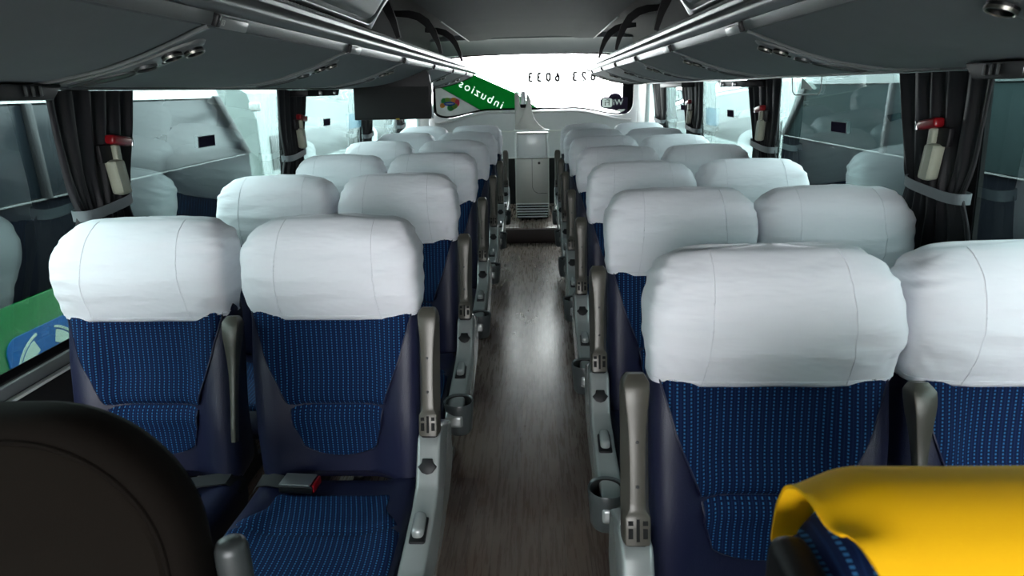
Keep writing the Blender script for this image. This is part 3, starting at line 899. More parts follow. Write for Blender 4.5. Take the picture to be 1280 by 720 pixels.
# dark upholstered guide seat at lower left, seen from the front of the bus
def guide_seat():
    r = empty('guide_seat', (-0.612, 0.60, 0.0))
    def outline(hw, zt, rad, zb, n=14):
        pts = [(-hw, zb)]
        for i in range(n + 1):
            a = pi - pi / 2 * i / n
            pts.append((-hw + rad * 0.95 + rad * 0.95 * cos(a), zt - rad + rad * sin(a)))
        for i in range(n + 1):
            a = pi / 2 - pi / 2 * i / n
            pts.append((hw - rad * 0.95 + rad * 0.95 * cos(a), zt - rad + rad * sin(a)))
        pts.append((hw, zb))
        return pts
    hw, zt, rad = 0.228, 1.086, 0.160
    lay = [(0.012, 0.024), (0.014, 0.012), (0.020, 0.004), (0.032, 0.0), (0.060, 0.0), (0.074, 0.006), (0.082, 0.02)]
    rings = []
    for y, ins in lay:
        rings.append([(x, y - 0.05, z) for x, z in outline(hw - ins, zt - ins, rad - ins * 0.6, 0.50)])
    MB().loft(rings).obj('backrest', M['darkpipe'], r)
    pan = [[(x, y, z) for x, z in outline(0.202, 1.062, 0.140, 0.52)] for y in (-0.041, -0.033)]
    pan.insert(0, [(x * 0.985, -0.044, 0.52 + (z - 0.52) * 0.992) for x, y, z in pan[0]])
    MB().loft(pan).obj('back_panel', M['darkseat'], r)
    pip = [(x, -0.038, z) for x, z in outline(0.204, 1.064, 0.142, 0.52)]
    MB().tube(pip, 0.0035, 8).obj('piping', M['darkpipe'], r)
    MB().box((0, -0.20, 0.45), (0.44, 0.40, 0.12), 0.04, 4).obj('cushion', M['darkseat'], r)
    MB().box((0, -0.15, 0.20), (0.16, 0.2, 0.40), 0.02, 2).obj('pedestal', M['frame'], r)
    a = MB().lathe([(0.0, 0.900), (0.012, 0.8995), (0.0165, 0.896), (0.019, 0.888), (0.0195, 0.87), (0.0195, 0.60), (0.0, 0.598)], (0.246, 0.02, 0.0), 24).obj('armrest', M['dkgrey'], r)
    MB().box((0.230, 0.03, 0.59), (0.065, 0.09, 0.06), 0.012, 3).obj('armrest_bracket', M['frame'], r)
    return tag(r, 'dark brown upholstered seat with rounded back at lower left, nearest the camera', 'seat')
guide_seat()
exec_marker = None

# ------------------------------------------------------------------ lettering helper
def text_mb(txt, size, depth=0.001, mirror=False, spacing=1.0, bold=0.0):
    cu = bpy.data.curves.new('lettering', 'FONT'); cu.body = txt; cu.size = size
    cu.space_character = spacing
    cu.align_x = 'CENTER'; cu.align_y = 'CENTER'; cu.extrude = depth; cu.offset = bold; cu.resolution_u = 4
    o = bpy.data.objects.new('lettering', cu); COL.objects.link(o)
    bpy.context.view_layer.update()
    me = bpy.data.meshes.new_from_object(o)
    vs = [(-v.co.x if mirror else v.co.x, v.co.y, v.co.z) for v in me.vertices]
    fs = [tuple(p.vertices) for p in me.polygons]
    bpy.data.objects.remove(o); bpy.data.curves.remove(cu); bpy.data.meshes.remove(me)
    return vs, fs

# ------------------------------------------------------------------ overhead racks
UND = [(0.592, 1.531), (0.645, 1.508), (0.73, 1.477), (0.815, 1.453), (0.915, 1.435), (1.0, 1.429), (1.10, 1.428)]
def und_z(u): 
    # smooth the table a little
    return (interp(UND, u - 0.02) + interp(UND, u) * 2 + interp(UND, u + 0.02)) / 4
def und_n(u):
    a = (und_z(u + 0.01) - und_z(u - 0.01)) / 0.02
    return Vector((a, 0, -1)).normalized()       # outwards: down and towards the aisle (x in u-space)
RY0, RY1 = -1.6, 6.72
def rack(side):
    nm = 'left' if side < 0 else 'right'
    r = empty('luggage_rack', (XC, 0, 1.43))
    def W(u, y, z): return (side * u, y, z - 1.43)
    def ext(prof, y0, y1, mb=None, n=1):
        mb = mb or MB()
        rings = [[W(u, lerp(y0, y1, i / n), z) for u, z in prof] for i in range(n + 1)]
        return mb.loft(rings)
    # satin rail with rounded end
    rp = [(0.578, 1.557), (0.566, 1.560), (0.557, 1.567), (0.553, 1.576), (0.555, 1.585), (0.561, 1.592), (0.569, 1.597), (0.571, 1.603), (0.566, 1.609), (0.567, 1.614), (0.60, 1.614), (0.60, 1.557)]
    ext(rp, RY0, RY1).obj('rail', M['rail'], r, ang=60)
    # ribbed light strip along the top of the rail
    mb = MB(); rings = []
    n = 700
    for i in range(n + 1):
        y = lerp(RY0, RY1 - 0.01, i / n); k = 0.0016 * (i % 2)
        rings.append([W(u, y, z) for u, z in ((0.566 + k, 1.6145), (0.566 + k, 1.621), (0.572, 1.625 - k), (0.592, 1.627 - k), (0.594, 1.6145))])
    mb.loft(rings).obj('light_strip', M['modlite'], r, smooth=False)
    # end bow of the rail
    pts = [W(u, RY1 + 0.006, z) for u, z in rp[:-2]] + [W(u, RY1 + 0.006, z) for u, z in UND[1:]]
    MB().tube([W(0.60, RY1 + 0.004, 1.612)] + [W(u, RY1 + 0.004, z) for u, z in reversed(rp[:-2])] + [W(u, RY1 + 0.004, z) for u, z in UND], 0.008, 8).obj('end_trim', M['black'], r)
    # narrow trim under the rail, thick underside panels between ribs
    ribs = [(-0.58 if side < 0 else -1.05) + 0.94 * i if side < 0 else 0.85 + 0.925 * (i - 2) for i in range(9)]
    ribs = [y for y in ribs if RY0 + 0.1 < y < RY1 - 0.15]
    ext([(0.579, 1.556), (0.582, 1.545), (0.588, 1.533), (0.60, 1.533), (0.60, 1.556)], RY0, RY1).obj('trim', M['strip'], r, ang=60)
    us = [0.590 + 0.51 * i / 40 for i in range(41)]
    cur = [(u, und_z(u)) for u in us]
    seg = [RY0] + ribs + [RY1]
    for a, c in zip(seg, seg[1:]):
        prof = cur + [(u, z + 0.014) for u, z in reversed(cur)]
        ext(prof, a + 0.012, c - 0.012).obj('bin_panel', M['panel'], r, ang=60)
    for y in ribs:
        prof = [(u + 0.002, z + 0.004) for u, z in cur] + [(u + 0.002, z + 0.020) for u, z in reversed(cur)]
        ext(prof, y - 0.020, y + 0.020).obj('rib', M['black'], r, ang=60)
        # lip beside the rib
        prof = [(u, z - 0.003) for u, z in cur] + [(u, z + 0.002) for u, z in reversed(cur)]
        ext(prof, y + 0.0125, y + 0.024).obj('rib_edge', M['strip'], r, ang=60)
    # lower longitudinal channel above the windows
    ext([(1.09, 1.422), (1.175, 1.422), (1.175, 1.444), (1.09, 1.444)], RY0, RY1).obj('lower_channel', M['dkgrey'], r)
    # tray and back inside the open rack
    ext([(0.60, 1.575), (0.66, 1.556), (1.165, 1.54), (1.165, 1.525), (0.66, 1.54), (0.60, 1.556)], RY0, RY1).obj('tray', M['rackin'], r)
    # straps: upright dark hoops between roof and rail
    for y in ((3.05, 4.4, 5.62) if side < 0 else (3.0, 4.45, 5.62)):
        cv = [(0.86, 1.878), (0.76, 1.872), (0.70, 1.855), (0.65, 1.82), (0.612, 1.765), (0.585, 1.70), (0.566, 1.63)]
        wd = [0.034, 0.046, 0.050, 0.050, 0.042, 0.030, 0.018]
        up_, lo = [], []
        for i, (u, z) in enumerate(cv):
            p0, p1 = Vector(cv[max(i - 1, 0)]), Vector(cv[min(i + 1, 6)]); t = (p1 - p0).normalized(); nn = Vector((-t.y, t.x)) * wd[i] / 2
            up_.append((u + nn.x, z + nn.y)); lo.append((u - nn.x, z - nn.y))
        ext(up_ + lo[::-1], y - 0.012, y + 0.012).obj('strap', M['black'], r, ang=50)
    # closed doors on the front part of the rack
    yd = 2.62 if side < 0 else 2.44
    dp = [(0.578, 1.630), (0.556, 1.664), (0.530, 1.700), (0.500, 1.738), (0.466, 1.775), (0.430, 1.808), (0.388, 1.838), (0.345, 1.862)]
    for k in range(3):
        y1 = yd - 1.38 * k; y0 = y1 - 1.365
        NA, NB_ = 56, 110; P = []
        for i in range(NA + 1):
            t = i / NA; q = t * (len(dp) - 1); a = int(min(q, len(dp) - 2)); f = q - a
            u, z = lerp(dp[a][0], dp[a + 1][0], f), lerp(dp[a][1], dp[a + 1][1], f)
            du, dz = dp[a + 1][0] - dp[a][0], dp[a + 1][1] - dp[a][1]; l = sqrt(du * du + dz * dz)
            nu, nz = -dz / l, du / l
            row = []
            s = t * 0.33
            for j in range(NB_ + 1):
                y = lerp(y0, y1, j / NB_)
                # rounded-rectangle panel line
                px, py = abs(y - (y0 + y1) / 2) - (1.365 / 2 - 0.075 - 0.05), abs(s - 0.18) - (0.15 - 0.05)
                sd = sqrt(max(px, 0) ** 2 + max(py, 0) ** 2) + min(max(px, py), 0) - 0.05
                d = -0.008 * exp(-(sd / 0.009) ** 2) + 0.005 * exp(-((sd - 0.017) / 0.008) ** 2) + 0.004 * sm(0, -0.03, sd)
                ed = min(1, (y1 - y) / 0.025)
                row.append(W(u + nu * d + 0.016 * (1 - sm(0, 1, ed)), y, z + nz * d))
            P.append(row)
        mb = MB().grid(P); o = len(mb.v)
        mb.grid([[(x + side * 0.03, yy, z + 0.01) for x, yy, z in rr] for rr in P])
        m = NB_ + 1; nn = NA + 1
        bd = [i for i in range(m)] + [q * m + m - 1 for q in range(1, nn)] + [(nn - 1) * m + i for i in range(m - 2, -1, -1)] + [q * m for q in range(nn - 2, 0, -1)]
        for q in range(len(bd)):
            a, c = bd[q], bd[(q + 1) % len(bd)]; mb.f.append((a, c, c + o, a + o))
        mb.obj('bin_door', M['door'], r, ang=60)
    # end wall closing the bins where the doors stop
    prof = [(0.60, 1.632)] + [(u + 0.02, z) for u, z in dp] + [(0.62, 1.88), (1.0, 1.87), (1.13, 1.60), (1.13, 1.56), (0.66, 1.565)]
    ext(prof, yd - 0.05, yd - 0.03).obj('end_wall', M['rackin'], r, smooth=False)
    # service units next to each rib
    for y in ribs:
        # switch block on the narrow trim
        rot = Matrix.Rotation(side * radians(-25), 3, 'Y')
        b = MB().box(W(0.586, y + 0.105, 1.5425), (0.018, 0.135, 0.024), 0.004, 2, rot).obj('switch_block', M['modlite'], r)
        MB().box(W(0.580, y + 0.033, 1.5425), (0.014, 0.016, 0.026), 0.003, 2, rot).obj('switch_gap', M['black'], b)
        if side < 0 and 1.2 < y < 1.4:
            vs, fs = text_mb('03', 0.017, 0.0004)
            mt_ = rot; cc = Vector(W(0.586, y + 0.055, 1.5425))
            pts_ = [cc + mt_ @ Vector((0.0094 + zz, xx, yy)) for xx, yy, zz in vs]
            MB().add(pts_, fs).obj('seat_number', M['whitetxt'], b, smooth=False)
        yc_ = y + 0.082
        def on(u, dy, off): 
            nrm = und_n(u); return W(u + nrm.x * off, yc_ + dy, und_z(u) + nrm.z * off)
        def plate(u0, dy0, la, lb, offs, n=40, pw=2.4):
            mb = MB(); rings = []
            for rr, off in offs:
                ring = []
                for i in range(n):
                    a = 2 * pi * i / n; c, s_ = cos(a), sin(a)
                    ring.append(on(u0 + la * rr * (1 if c > 0 else -1) * abs(c) ** (2 / pw), dy0 + lb * rr * (1 if s_ > 0 else -1) * abs(s_) ** (2 / pw), off))
                rings.append(ring)
            return mb.loft(rings, False, False)
        sp = plate(0.80, 0, 0.165, 0.050, ((1, -0.004), (1.0, 0.001), (0.97, 0.005), (0.8, 0.007), (0.4, 0.007), (0.02, 0.007))).obj('service_panel', M['strip'], r)
        def nrot(u):
            nv = und_n(u); nv = Vector((side * nv.x, 0, nv.z)); t = Vector((0, 1, 0)); return Matrix((t.cross(nv), t, nv)).transposed()
        for (u, dy) in ((0.680, -0.014), (0.705, 0.016)) if False else ((0.672, 0.019), (0.700, -0.019)):
            MB().lathe([(0.0, 0.002), (0.0155, 0.002), (0.017, 0.008), (0.0195, 0.008), (0.021, 0.0)], on(u, dy, 0.006), 24, nrot(u)).obj('reading_light', M['black'], sp)
            MB().lathe([(0.0175, 0.0075), (0.0185, 0.0095), (0.0205, 0.0095), (0.0215, 0.005), (0.0175, 0.0075)], on(u, dy, 0.006), 24, nrot(u)).obj('bezel', M['bezel'], sp)
        MB().box(on(0.728, 0.012, 0.008), (0.022, 0.010, 0.004), 0.0015, 2, nrot(0.728)).obj('call_button', M['black'], sp)
        u = 0.765
        MB().lathe([(0.0185, 0.004), (0.020, 0.007), (0.0225, 0.007), (0.0235, 0.001), (0.0185, 0.004)], on(u, -0.006, 0.006), 28, nrot(u)).obj('air_vent', M['dkgrey'], sp)
        plate(0.862, -0.004, 0.075, 0.030, ((1, 0.004), (1.0, 0.009), (0.94, 0.011), (0.9, 0.008), (0.4, 0.008), (0.02, 0.008)), pw=2.0).obj('speaker', M['dkgrey'], sp)
    return r
tag(rack(-1), 'grey overhead luggage rack with satin rail along the left windows', 'luggage rack')
tag(rack(1), 'grey overhead luggage rack with satin rail along the right windows', 'luggage rack')

# ------------------------------------------------------------------ curtains
CUR = {-1: [(1.594, 1.958), (3.055, 3.477), (4.575, 4.892), (5.777, 6.096)], 1: [(1.64, 2.075), (3.03, 3.532), (4.454, 5.043), (5.744, 6.317)]}
def curtain(side, y0, y1, seed, label):
    zt, ztie, zb = 1.421, 1.112, 0.80
    xb = (lambda z: wx(side, z) - side * 0.034)
    w = y1 - y0
    t0, t1 = y0 + 0.045 * w / 0.36, y1 - 0.105 * w / 0.36       # at the tie
    r = empty('window_curtain', (xb(1.2), (y0 + y1) / 2, 0.8))
    ox, oy, oz = r.location
    NS, NZ = 90, 44; P = []
    for i in range(NZ + 1):
        z = lerp(zt, zb, i / NZ)
        if z > ztie:
            k = (z - ztie) / (zt - ztie); k = k ** 0.62
            a, b = lerp(t0, y0, k), lerp(t1, y1, k)
            if k < 0.06 ** 0.62: pass
        else:
            k = ((ztie - z) / (ztie - zb)) ** 0.8
            a, b = lerp(t0, y0 - 0.02, k), lerp(t1, y1 + 0.01, k)
        pinch = exp(-((z - ztie) / 0.06) ** 2)
        row = []
        for j in range(NS + 1):
            s = j / NS; y = lerp(a, b, s)
            f = 0.5 + 0.5 * sin(2 * pi * (s * 5.5 + 0.35 * noise.noise((s * 3, z * 2, seed))) + seed)
            amp = lerp(0.019, 0.012, pinch)
            f2 = 0.004 * sin(2 * pi * s * 13 + seed * 2) * (0.4 + pinch)
            d = amp * f + f2 + 0.004 * noise.noise((s * 6, z * 7, seed + 5)) + 0.012 * pinch
            row.append((xb(z) - side * d - ox, y - oy, z - oz))
        P.append(row)
    mb = MB().grid(P); o = len(mb.v)
    mb.grid([[(x + side * 0.003, y, z) for x, y, z in q] for q in P])
    m, n = NS + 1, NZ + 1
    bd = [i for i in range(m)] + [q * m + m - 1 for q in range(1, n)] + [(n - 1) * m + i for i in range(m - 2, -1, -1)] + [q * m for q in range(n - 2, 0, -1)]
    for q in range(len(bd)):
        a, c = bd[q], bd[(q + 1) % len(bd)]; mb.f.append((a, c, c + o, a + o))
    mb.obj('curtain_cloth', M['curtain'], r, ang=80)
    # tie band: flat loop round the gathered cloth, slightly lower towards the front
    rings = []
    for q in range(33):
        an = 2 * pi * q / 32
        cy, ry, rx_ = (t0 + t1) / 2, (t1 - t0) / 2 + 0.006, 0.030
        c, s_ = cos(an), sin(an)
        y = cy + ry * (1 if c > 0 else -1) * abs(c) ** 0.5
        x = xb(ztie) - side * 0.018 + rx_ * (1 if s_ > 0 else -1) * abs(s_) ** 0.6
        zc = ztie + 0.010 * (y - cy) / ry - 0.004 * cos(c * 1.5)
        ex = -side * 0.0
        rings.append([(x - ox, y - oy, zc - oz - 0.014), (x - ox, y - oy, zc - oz + 0.014), ((x - ox) * 0.95, (y - oy) * 0.985, zc - oz + 0.014), ((x - ox) * 0.95, (y - oy) * 0.985, zc - oz - 0.014)])
    MB().loft(rings, False, False).obj('tie_band', M['tie'], r, ang=60)
    return tag(r, label, 'curtain', 'curtains on the %s windows' % ('left' if side < 0 else 'right'))
for side, nm in ((-1, 'left'), (1, 'right')):
    for i, (a, b) in enumerate(CUR[side]):
        curtain(side, a, b, i * 1.7 + (0.4 if side > 0 else 0), 'black tied-back curtain at the %s window post on the %s side, counted from the front' % (ORD[i], nm))

# ------------------------------------------------------------------ emergency handles at the window posts
def handle(side, y, z, label):
    x = wx(side, 1.25) - side * 0.068
    r = empty('emergency_handle', (x, y, z))
    rot = Matrix.Rotation(radians(-9), 3, 'X')
    MB().box((0, 0.052, 0.150), (0.030, 0.086, 0.026), 0.008, 4, rot).obj('red_lever', M['red'], r)
    MB().box((0, 0.0945, 0.143), (0.032, 0.007, 0.027), 0.003, 3, rot).obj('lever_edge', M['chrome'], r)
    MB().box((0, 0.030, 0.115), (0.020, 0.022, 0.05), 0.006, 3).obj('stem', M['cream'], r)
    MB().box((side * 0.012, -0.005, 0.118), (0.016, 0.05, 0.05), 0.004, 2).obj('bracket', M['black'], r)
    # fluted cream grip
    rings = []
    for i in range(25):
        t = i / 24; zz = lerp(0.100, 0.0, t); yy = lerp(0.014, 0.026, t)
        e = 1 - 0.55 * (1 - sqrt(max(0, 1 - max(0, (abs(t - 0.5) - 0.40) / 0.1) ** 2)))
        ring = []
        for q in range(28):
            an = 2 * pi * q / 28; c, s_ = cos(an), sin(an)
            fl = 1 + 0.10 * sin(3 * pi * c + 1) * (1 if s_ else 0) 
            ring.append((0.017 * e * fl * (1 if s_ > 0 else -1) * abs(s_) ** 0.55, yy + 0.026 * e * (1 if c > 0 else -1) * abs(c) ** 0.6, zz))
        rings.append(ring)
    MB().loft(rings).obj('grip', M['cream'], r)
    MB().box((side * 0.038, 0.03, 0.12), (0.062, 0.03, 0.03), 0.004, 2).obj('mount', M['black'], r)
    return tag(r, label, 'handle', 'emergency handles at the window posts')
for side, lst in ((-1, ((1.775, 0), (3.27, 1))), (1, ((1.80, 0), (3.20, 1), (4.72, 2)))):
    nm = 'left' if side < 0 else 'right'
    for y, k in lst:
        handle(side, y, 1.135, 'red emergency handle with cream grip at the %s window post on the %s' % (ORD[k], nm))

# ------------------------------------------------------------------ screens under the racks
def screen_open():
    r = empty('hanging_screen', (-0.86, 4.0, 1.24))
    pts = [(-0.245, 0.0), (0.225, 0.0), (0.232, 0.20), (0.225, 0.255), (0.20, 0.30), (0.16, 0.325), (-0.10, 0.27), (-0.235, 0.205)]
    MB().prism(pts, 'y', -0.012, 0.016, 0.004, 2).obj('casing', M['black'], r)
    MB().prism([(-0.232, 0.012), (0.214, 0.012), (0.219, 0.188), (-0.226, 0.188)], 'y', -0.0145, -0.0115, 0.001).obj('display', plain('screen_back_grey', (0.010, 0.0115, 0.0115), 0.8, bscale=200, bstr=0.05), r)
    MB().box((0.234, 0.004, 0.105), (0.010, 0.030, 0.205), 0.003, 2).obj('edge_trim', M['chrome'], r)
    MB().box((0.02, -0.0145, 0.003), (0.022, 0.004, 0.008), 0.001).obj('sticker', plain('yellow_dot', (0.45, 0.33, 0.02), 0.5, bscale=90), r)
    tag(r, 'dark flip-down screen hanging open under the left luggage rack', 'screen')
screen_open()
def folded(side, y0, y1, zb, label, redscreen=False, knobs=False):
    x = XC + side * (0.98 if redscreen else 1.11)
    r = empty('folded_screen', (x, (y0 + y1) / 2, zb))
    h = 0.032; L = (y1 - y0) / 2
    MB().prism([(-L, 0), (L - 0.035, 0), (L, h), (-L, h)], 'x', -0.06, 0.045, 0.005, 2).obj('casing', M['black'], r)
    if redscreen:
        MB().box((-side * (0.0615 if side > 0 else 0.0465), -0.08, h * 0.5), (0.004, L * 1.3, h * 0.7), 0.001).obj('display', plain('dark_red_screen', (0.05, 0.002, 0.003), 0.2, bscale=90, bstr=0.02), r)
        for k in range(3):
            MB().box((-side * (0.0615 if side > 0 else 0.0465), L - 0.11 + 0.02 * k, h * 0.55), (0.004, 0.006, h * 0.6), 0.001).obj('vent_slot', M['dkgrey'], r)
    if knobs:
        for yy in (-L * 0.35, L * 0.55):
            MB().lathe([(0, 0.014), (0.008, 0.013), (0.012, 0.006), (0.012, -0.004), (0, -0.004)], (-side * (0.06 if side > 0 else 0.045), yy, h * 0.45), 20, Matrix.Rotation(radians(-90 * side), 3, 'Y')).obj('hinge_knob', M['steel'], r)
    tag(r, label, 'screen', 'folded screens under the racks')
folded(-1, 0.80, 1.36, 1.399, 'black folded screen under the left rack at the top left corner', True)
folded(1, 0.86, 1.42, 1.399, 'black folded screen under the right rack at the far right edge', True)
folded(-1, 3.22, 3.76, 1.388, 'black folded screen with two round knobs between the left curtain and the open screen', False, True)
folded(1, 3.27, 3.76, 1.386, 'black folded screen under the right rack above the second right window', False, True)
folded(1, 4.68, 5.50, 1.388, 'black folded screen under the right rack farthest towards the back')

# ------------------------------------------------------------------ drinks dispenser at the back of the aisle
def dispenser():
    r = empty('water_dispenser', (-0.045, 6.33, 0.15))
    def z(v): return v - 0.15
    hw = 0.166
    MB().box((0, 0.20, z(0.575)), (hw * 2, 0.40, 0.83), 0.028, 4).obj('body', M['disp'], r)
    # recessed dispensing bay
    MB().box((0.0, -0.004, z(0.88)), (hw * 1.66, 0.012, 0.215), 0.004, 2).obj('bay_panel', M['displite'], r)
    for sx in (-1, 1):
        MB().box((sx * (hw - 0.013), -0.012, z(0.88)), (0.026, 0.04, 0.24), 0.008, 3).obj('bay_side', M['displite'], r)
    MB().box((0, -0.012, z(1.018)), (hw * 2 + 0.012, 0.05, 0.016), 0.006, 3).obj('top_ledge', M['displite'], r)
    MB().box((0, -0.010, z(0.992)), (hw * 2 + 0.006, 0.04, 0.014), 0.005, 3).obj('upper_rim', M['disp'], r)
    MB().box((0, -0.010, z(0.766)), (hw * 2 + 0.006, 0.04, 0.014), 0.005, 3).obj('lower_rim', M['displite'], r)
    # front cover with an inset door and lock
    MB().box((0, -0.008, z(0.535)), (hw * 1.98, 0.03, 0.44), 0.012, 3).obj('front_cover', M['disp'], r)
    pts = [(0.0, z(0.752)), (0.0, z(0.49))] + [(0.075 - 0.075 * cos(a), z(0.49) - 0.075 * sin(a)) for a in [pi / 2 * i / 8 for i in range(1, 9)]] + [(hw * 0.9, z(0.415))]
    MB().tube([(x, -0.0235, zz) for x, zz in pts], 0.0022, 6).obj('door_seam', M['frame'], r)
    MB().lathe([(0, 0.002), (0.011, 0.002), (0.013, 0), (0.013, -0.003)], (0.068, -0.0235, z(0.71)), 20, Matrix.Rotation(radians(90), 3, 'X')).obj('lock', M['black'], r)
    # louvres at the foot
    MB().box((0, 0.0, z(0.245)), (hw * 1.86, 0.02, 0.15), 0.004).obj('louvre_back', M['slot'], r)
    for k in range(6):
        MB().box((0, -0.013, z(0.312 - 0.026 * k)), (hw * 1.96 - 0.006 * k, 0.022, 0.011), 0.004, 2, Matrix.Rotation(radians(-20), 3, 'X')).obj('louvre', M['displite'], r)
    # cup holder crest on top
    pts = [(-0.158, z(1.02)), (-0.158, z(1.36)), (-0.150, z(1.372)), (-0.134, z(1.372)), (-0.120, z(1.355)), (-0.112, z(1.31)), (-0.112, z(1.26)), (-0.098, z(1.235)), (-0.078, z(1.228)), (-0.056, z(1.24)), (-0.045, z(1.262)), (-0.045, z(1.35)), (-0.040, z(1.358)), (-0.020, z(1.34)), (-0.006, z(1.30)), (-0.001, z(1.25)), (0.006, z(1.19)), (0.028, z(1.125)), (0.070, z(1.072)), (0.118, z(1.036)), (0.150, z(1.022))]
    MB().prism(pts, 'y', 0.0, 0.02, 0.004, 2).obj('crest_plate', M['disp'], r)
    MB().lathe([(0, z(1.25)), (0.025, z(1.25)), (0.027, z(1.26)), (0.021, z(1.378)), (0.0, z(1.380))], (-0.078, 0.028, 0), 24).obj('cup_tube', M['displite'], r)
    MB().lathe([(0.0, z(1.228)), (0.028, z(1.23)), (0.034, z(1.25)), (0.028, z(1.262)), (0.0, z(1.262))], (-0.078, 0.018, 0), 24).obj('tube_ring', M['black'], r)
    tag(r, 'grey upright water dispenser with cup tube at the back of the aisle', 'water dispenser')
dispenser()

# ------------------------------------------------------------------ film and lettering on the rear window
GY = YR + 0.0235
def film(name, poly, mat, y=None, parent=None, th=0.0012, origin=(0, 0)):
    y = 0 if y is None else y
    return MB().prism([(x - origin[0], z - origin[1]) for x, z in poly], 'y', y, y + th).obj(name, mat, parent, smooth=False)
def cut(o, mesh_v, mesh_f):
    # cut letter shapes out of a film so daylight comes through the lettering
    me = bpy.data.meshes.new('cutter'); me.from_pydata(mesh_v, [], mesh_f); me.update()
    b = bmesh.new(); b.from_mesh(me); bmesh.ops.remove_doubles(b, verts=b.verts, dist=1e-6); bmesh.ops.recalc_face_normals(b, faces=b.faces); b.to_mesh(me); b.free()
    k = bpy.data.objects.new('cutter', me); COL.objects.link(k)
    k.matrix_world = Matrix.Translation(o.parent.location)
    md = o.modifiers.new('cut', 'BOOLEAN'); md.object = k; md.solver = 'EXACT'; md.operation = 'DIFFERENCE'
    bpy.context.view_layer.update()
    new = bpy.data.meshes.new_from_object(o.evaluated_get(bpy.context.evaluated_depsgraph_get()))
    o.modifiers.clear(); o.data = new
    bpy.data.objects.remove(k); bpy.data.meshes.remove(me)
def ell(cx, cz, a, b, n=28, rot=0.0):
    return [(cx + a * cos(t) * cos(rot) - b * sin(t) * sin(rot), cz + a * cos(t) * sin(rot) + b * sin(t) * cos(rot)) for t in [2 * pi * i / n for i in range(n)]]
def txt_obj(name, txt, size, pos, ang, mat, parent=None, mirror=True, spacing=1.0, y=0.0, sy=1.0, hole=None, bold=0.0):
    vs, fs = text_mb(txt, size, 0.0006, mirror, spacing, bold)
    c, s_ = cos(ang), sin(ang)
    if hole: cut(hole, [(pos[0] + x * c - yy * sy * s_, zz * 20, pos[1] + x * s_ + yy * sy * c) for x, yy, zz in vs], fs)
    vs = [(pos[0] + x * c - yy * sy * s_, y - 0.0006 + zz * 0.8, pos[1] + x * s_ + yy * sy * c) for x, yy, zz in vs]
    return MB().add(vs, fs).obj(name, mat, parent, smooth=False)
# diagonal banner
bn = empty('banner_decal', (-0.60, GY, 1.18)); og = (-0.60, 1.18)
gb = film('green_band', [(-1.085, 1.455), (-0.591, 1.172), (-0.3, 1.170), (0.056, 1.172), (-0.218, 1.358), (-0.665, 1.556), (-1.075, 1.735)], M['f_green'], parent=bn, origin=og)
film('pale_edge', [(0.050, 1.186), (-0.215, 1.360), (-0.662, 1.558), (-1.075, 1.738), (-1.075, 1.76), (-0.652, 1.582), (-0.19, 1.372), (0.085, 1.186)], M['f_pale'], parent=bn, origin=og)
txt_obj('lettering', 'inbuzios', 0.125, (-0.60 - og[0], 1.352 - og[1]), radians(-28.5), M['f_white'], bn, True, 1.28, 0.0008, hole=gb)
tag(bn, 'green diagonal banner decal with mirrored white lettering on the rear window', 'decal')
lg = empty('emblem_decal', (-0.94, GY, 1.26)); og = (-0.94, 1.26)
film('grey_field', [(-1.11, 1.475), (-1.11, 1.12), (-1.09, 1.085), (-1.045, 1.095), (-0.97, 1.11), (-0.84, 1.14), (-0.57, 1.172)], M['f_grey'], 0.0016, lg, 0.0012, og)
for k, (cx, cz, a, b, mt) in enumerate([(-1.015, 1.292, 0.034, 0.032, 'f_dgreen'), (-1.035, 1.245, 0.030, 0.026, 'f_orange'), (-0.975, 1.302, 0.030, 0.026, 'f_lime'), (-0.905, 1.300, 0.036, 0.028, 'f_orange'), (-0.868, 1.272, 0.026, 0.040, 'f_pink'), (-0.945, 1.222, 0.040, 0.036, 'f_dgreen'), (-0.898, 1.238, 0.030, 0.030, 'f_lime')]):
    film('petal', ell(cx, cz, a, b), M[mt], -0.0010 - 0.0002 * k, lg, 0.0008, og)
film('emblem_centre', ell(-0.955, 1.262, 0.062, 0.022), M['f_blue'], -0.0030, lg, 0.0008, og)
film('emblem_stripe', ell(-0.955, 1.262, 0.048, 0.007), M['f_white'], -0.0036, lg, 0.0006, og)
tag(lg, 'colourful petal emblem decal on grey field at the left corner of the rear window', 'decal')
nb = empty('number_decal', (0.315, GY, 1.52)); 
def arc_pts(cx, cz, rx, rz, a0, a1, n=14):
    return [(cx + rx * cos(radians(lerp(a0, a1, i / n))), cz + rz * sin(radians(lerp(a0, a1, i / n)))) for i in range(n + 1)]
DIG = {'0': arc_pts(0, 0.5, 0.28, 0.5, 90, 450, 26),
       '2': arc_pts(0, 0.72, 0.27, 0.28, 170, -30, 14) + [(-0.28, 0.0), (0.30, 0.0)],
       '3': arc_pts(-0.02, 0.755, 0.26, 0.245, 150, -90, 14) + arc_pts(-0.02, 0.255, 0.30, 0.255, 90, -150, 14),
       '6': [(0.18, 0.98), (-0.02, 0.86), (-0.20, 0.62), (-0.28, 0.36)] + arc_pts(0, 0.29, 0.28, 0.29, 170, 530, 24)}
for i, ch in enumerate('2623 6033'):
    if ch == ' ': continue
    xm = 0.40 - 0.0965 * i               # mirrored: the first digit stands at the right
    L = [Vector((xm - px * 0.066, 0.0, -0.041 + pz * 0.082)) for px, pz in DIG[ch]]
    mb_ = MB(); rows = []; w_ = 0.0135
    for q, p in enumerate(L):
        t = (L[min(q + 1, len(L) - 1)] - L[max(q - 1, 0)]).normalized(); n_ = Vector((-t.z, 0, t.x)) * w_
        rows.append([p + n_, p - n_, p - n_ + Vector((0, 0.001, 0)), p + n_ + Vector((0, 0.001, 0))])
    mb_.loft(rows).obj('digit', M['f_num'], nb, smooth=False)
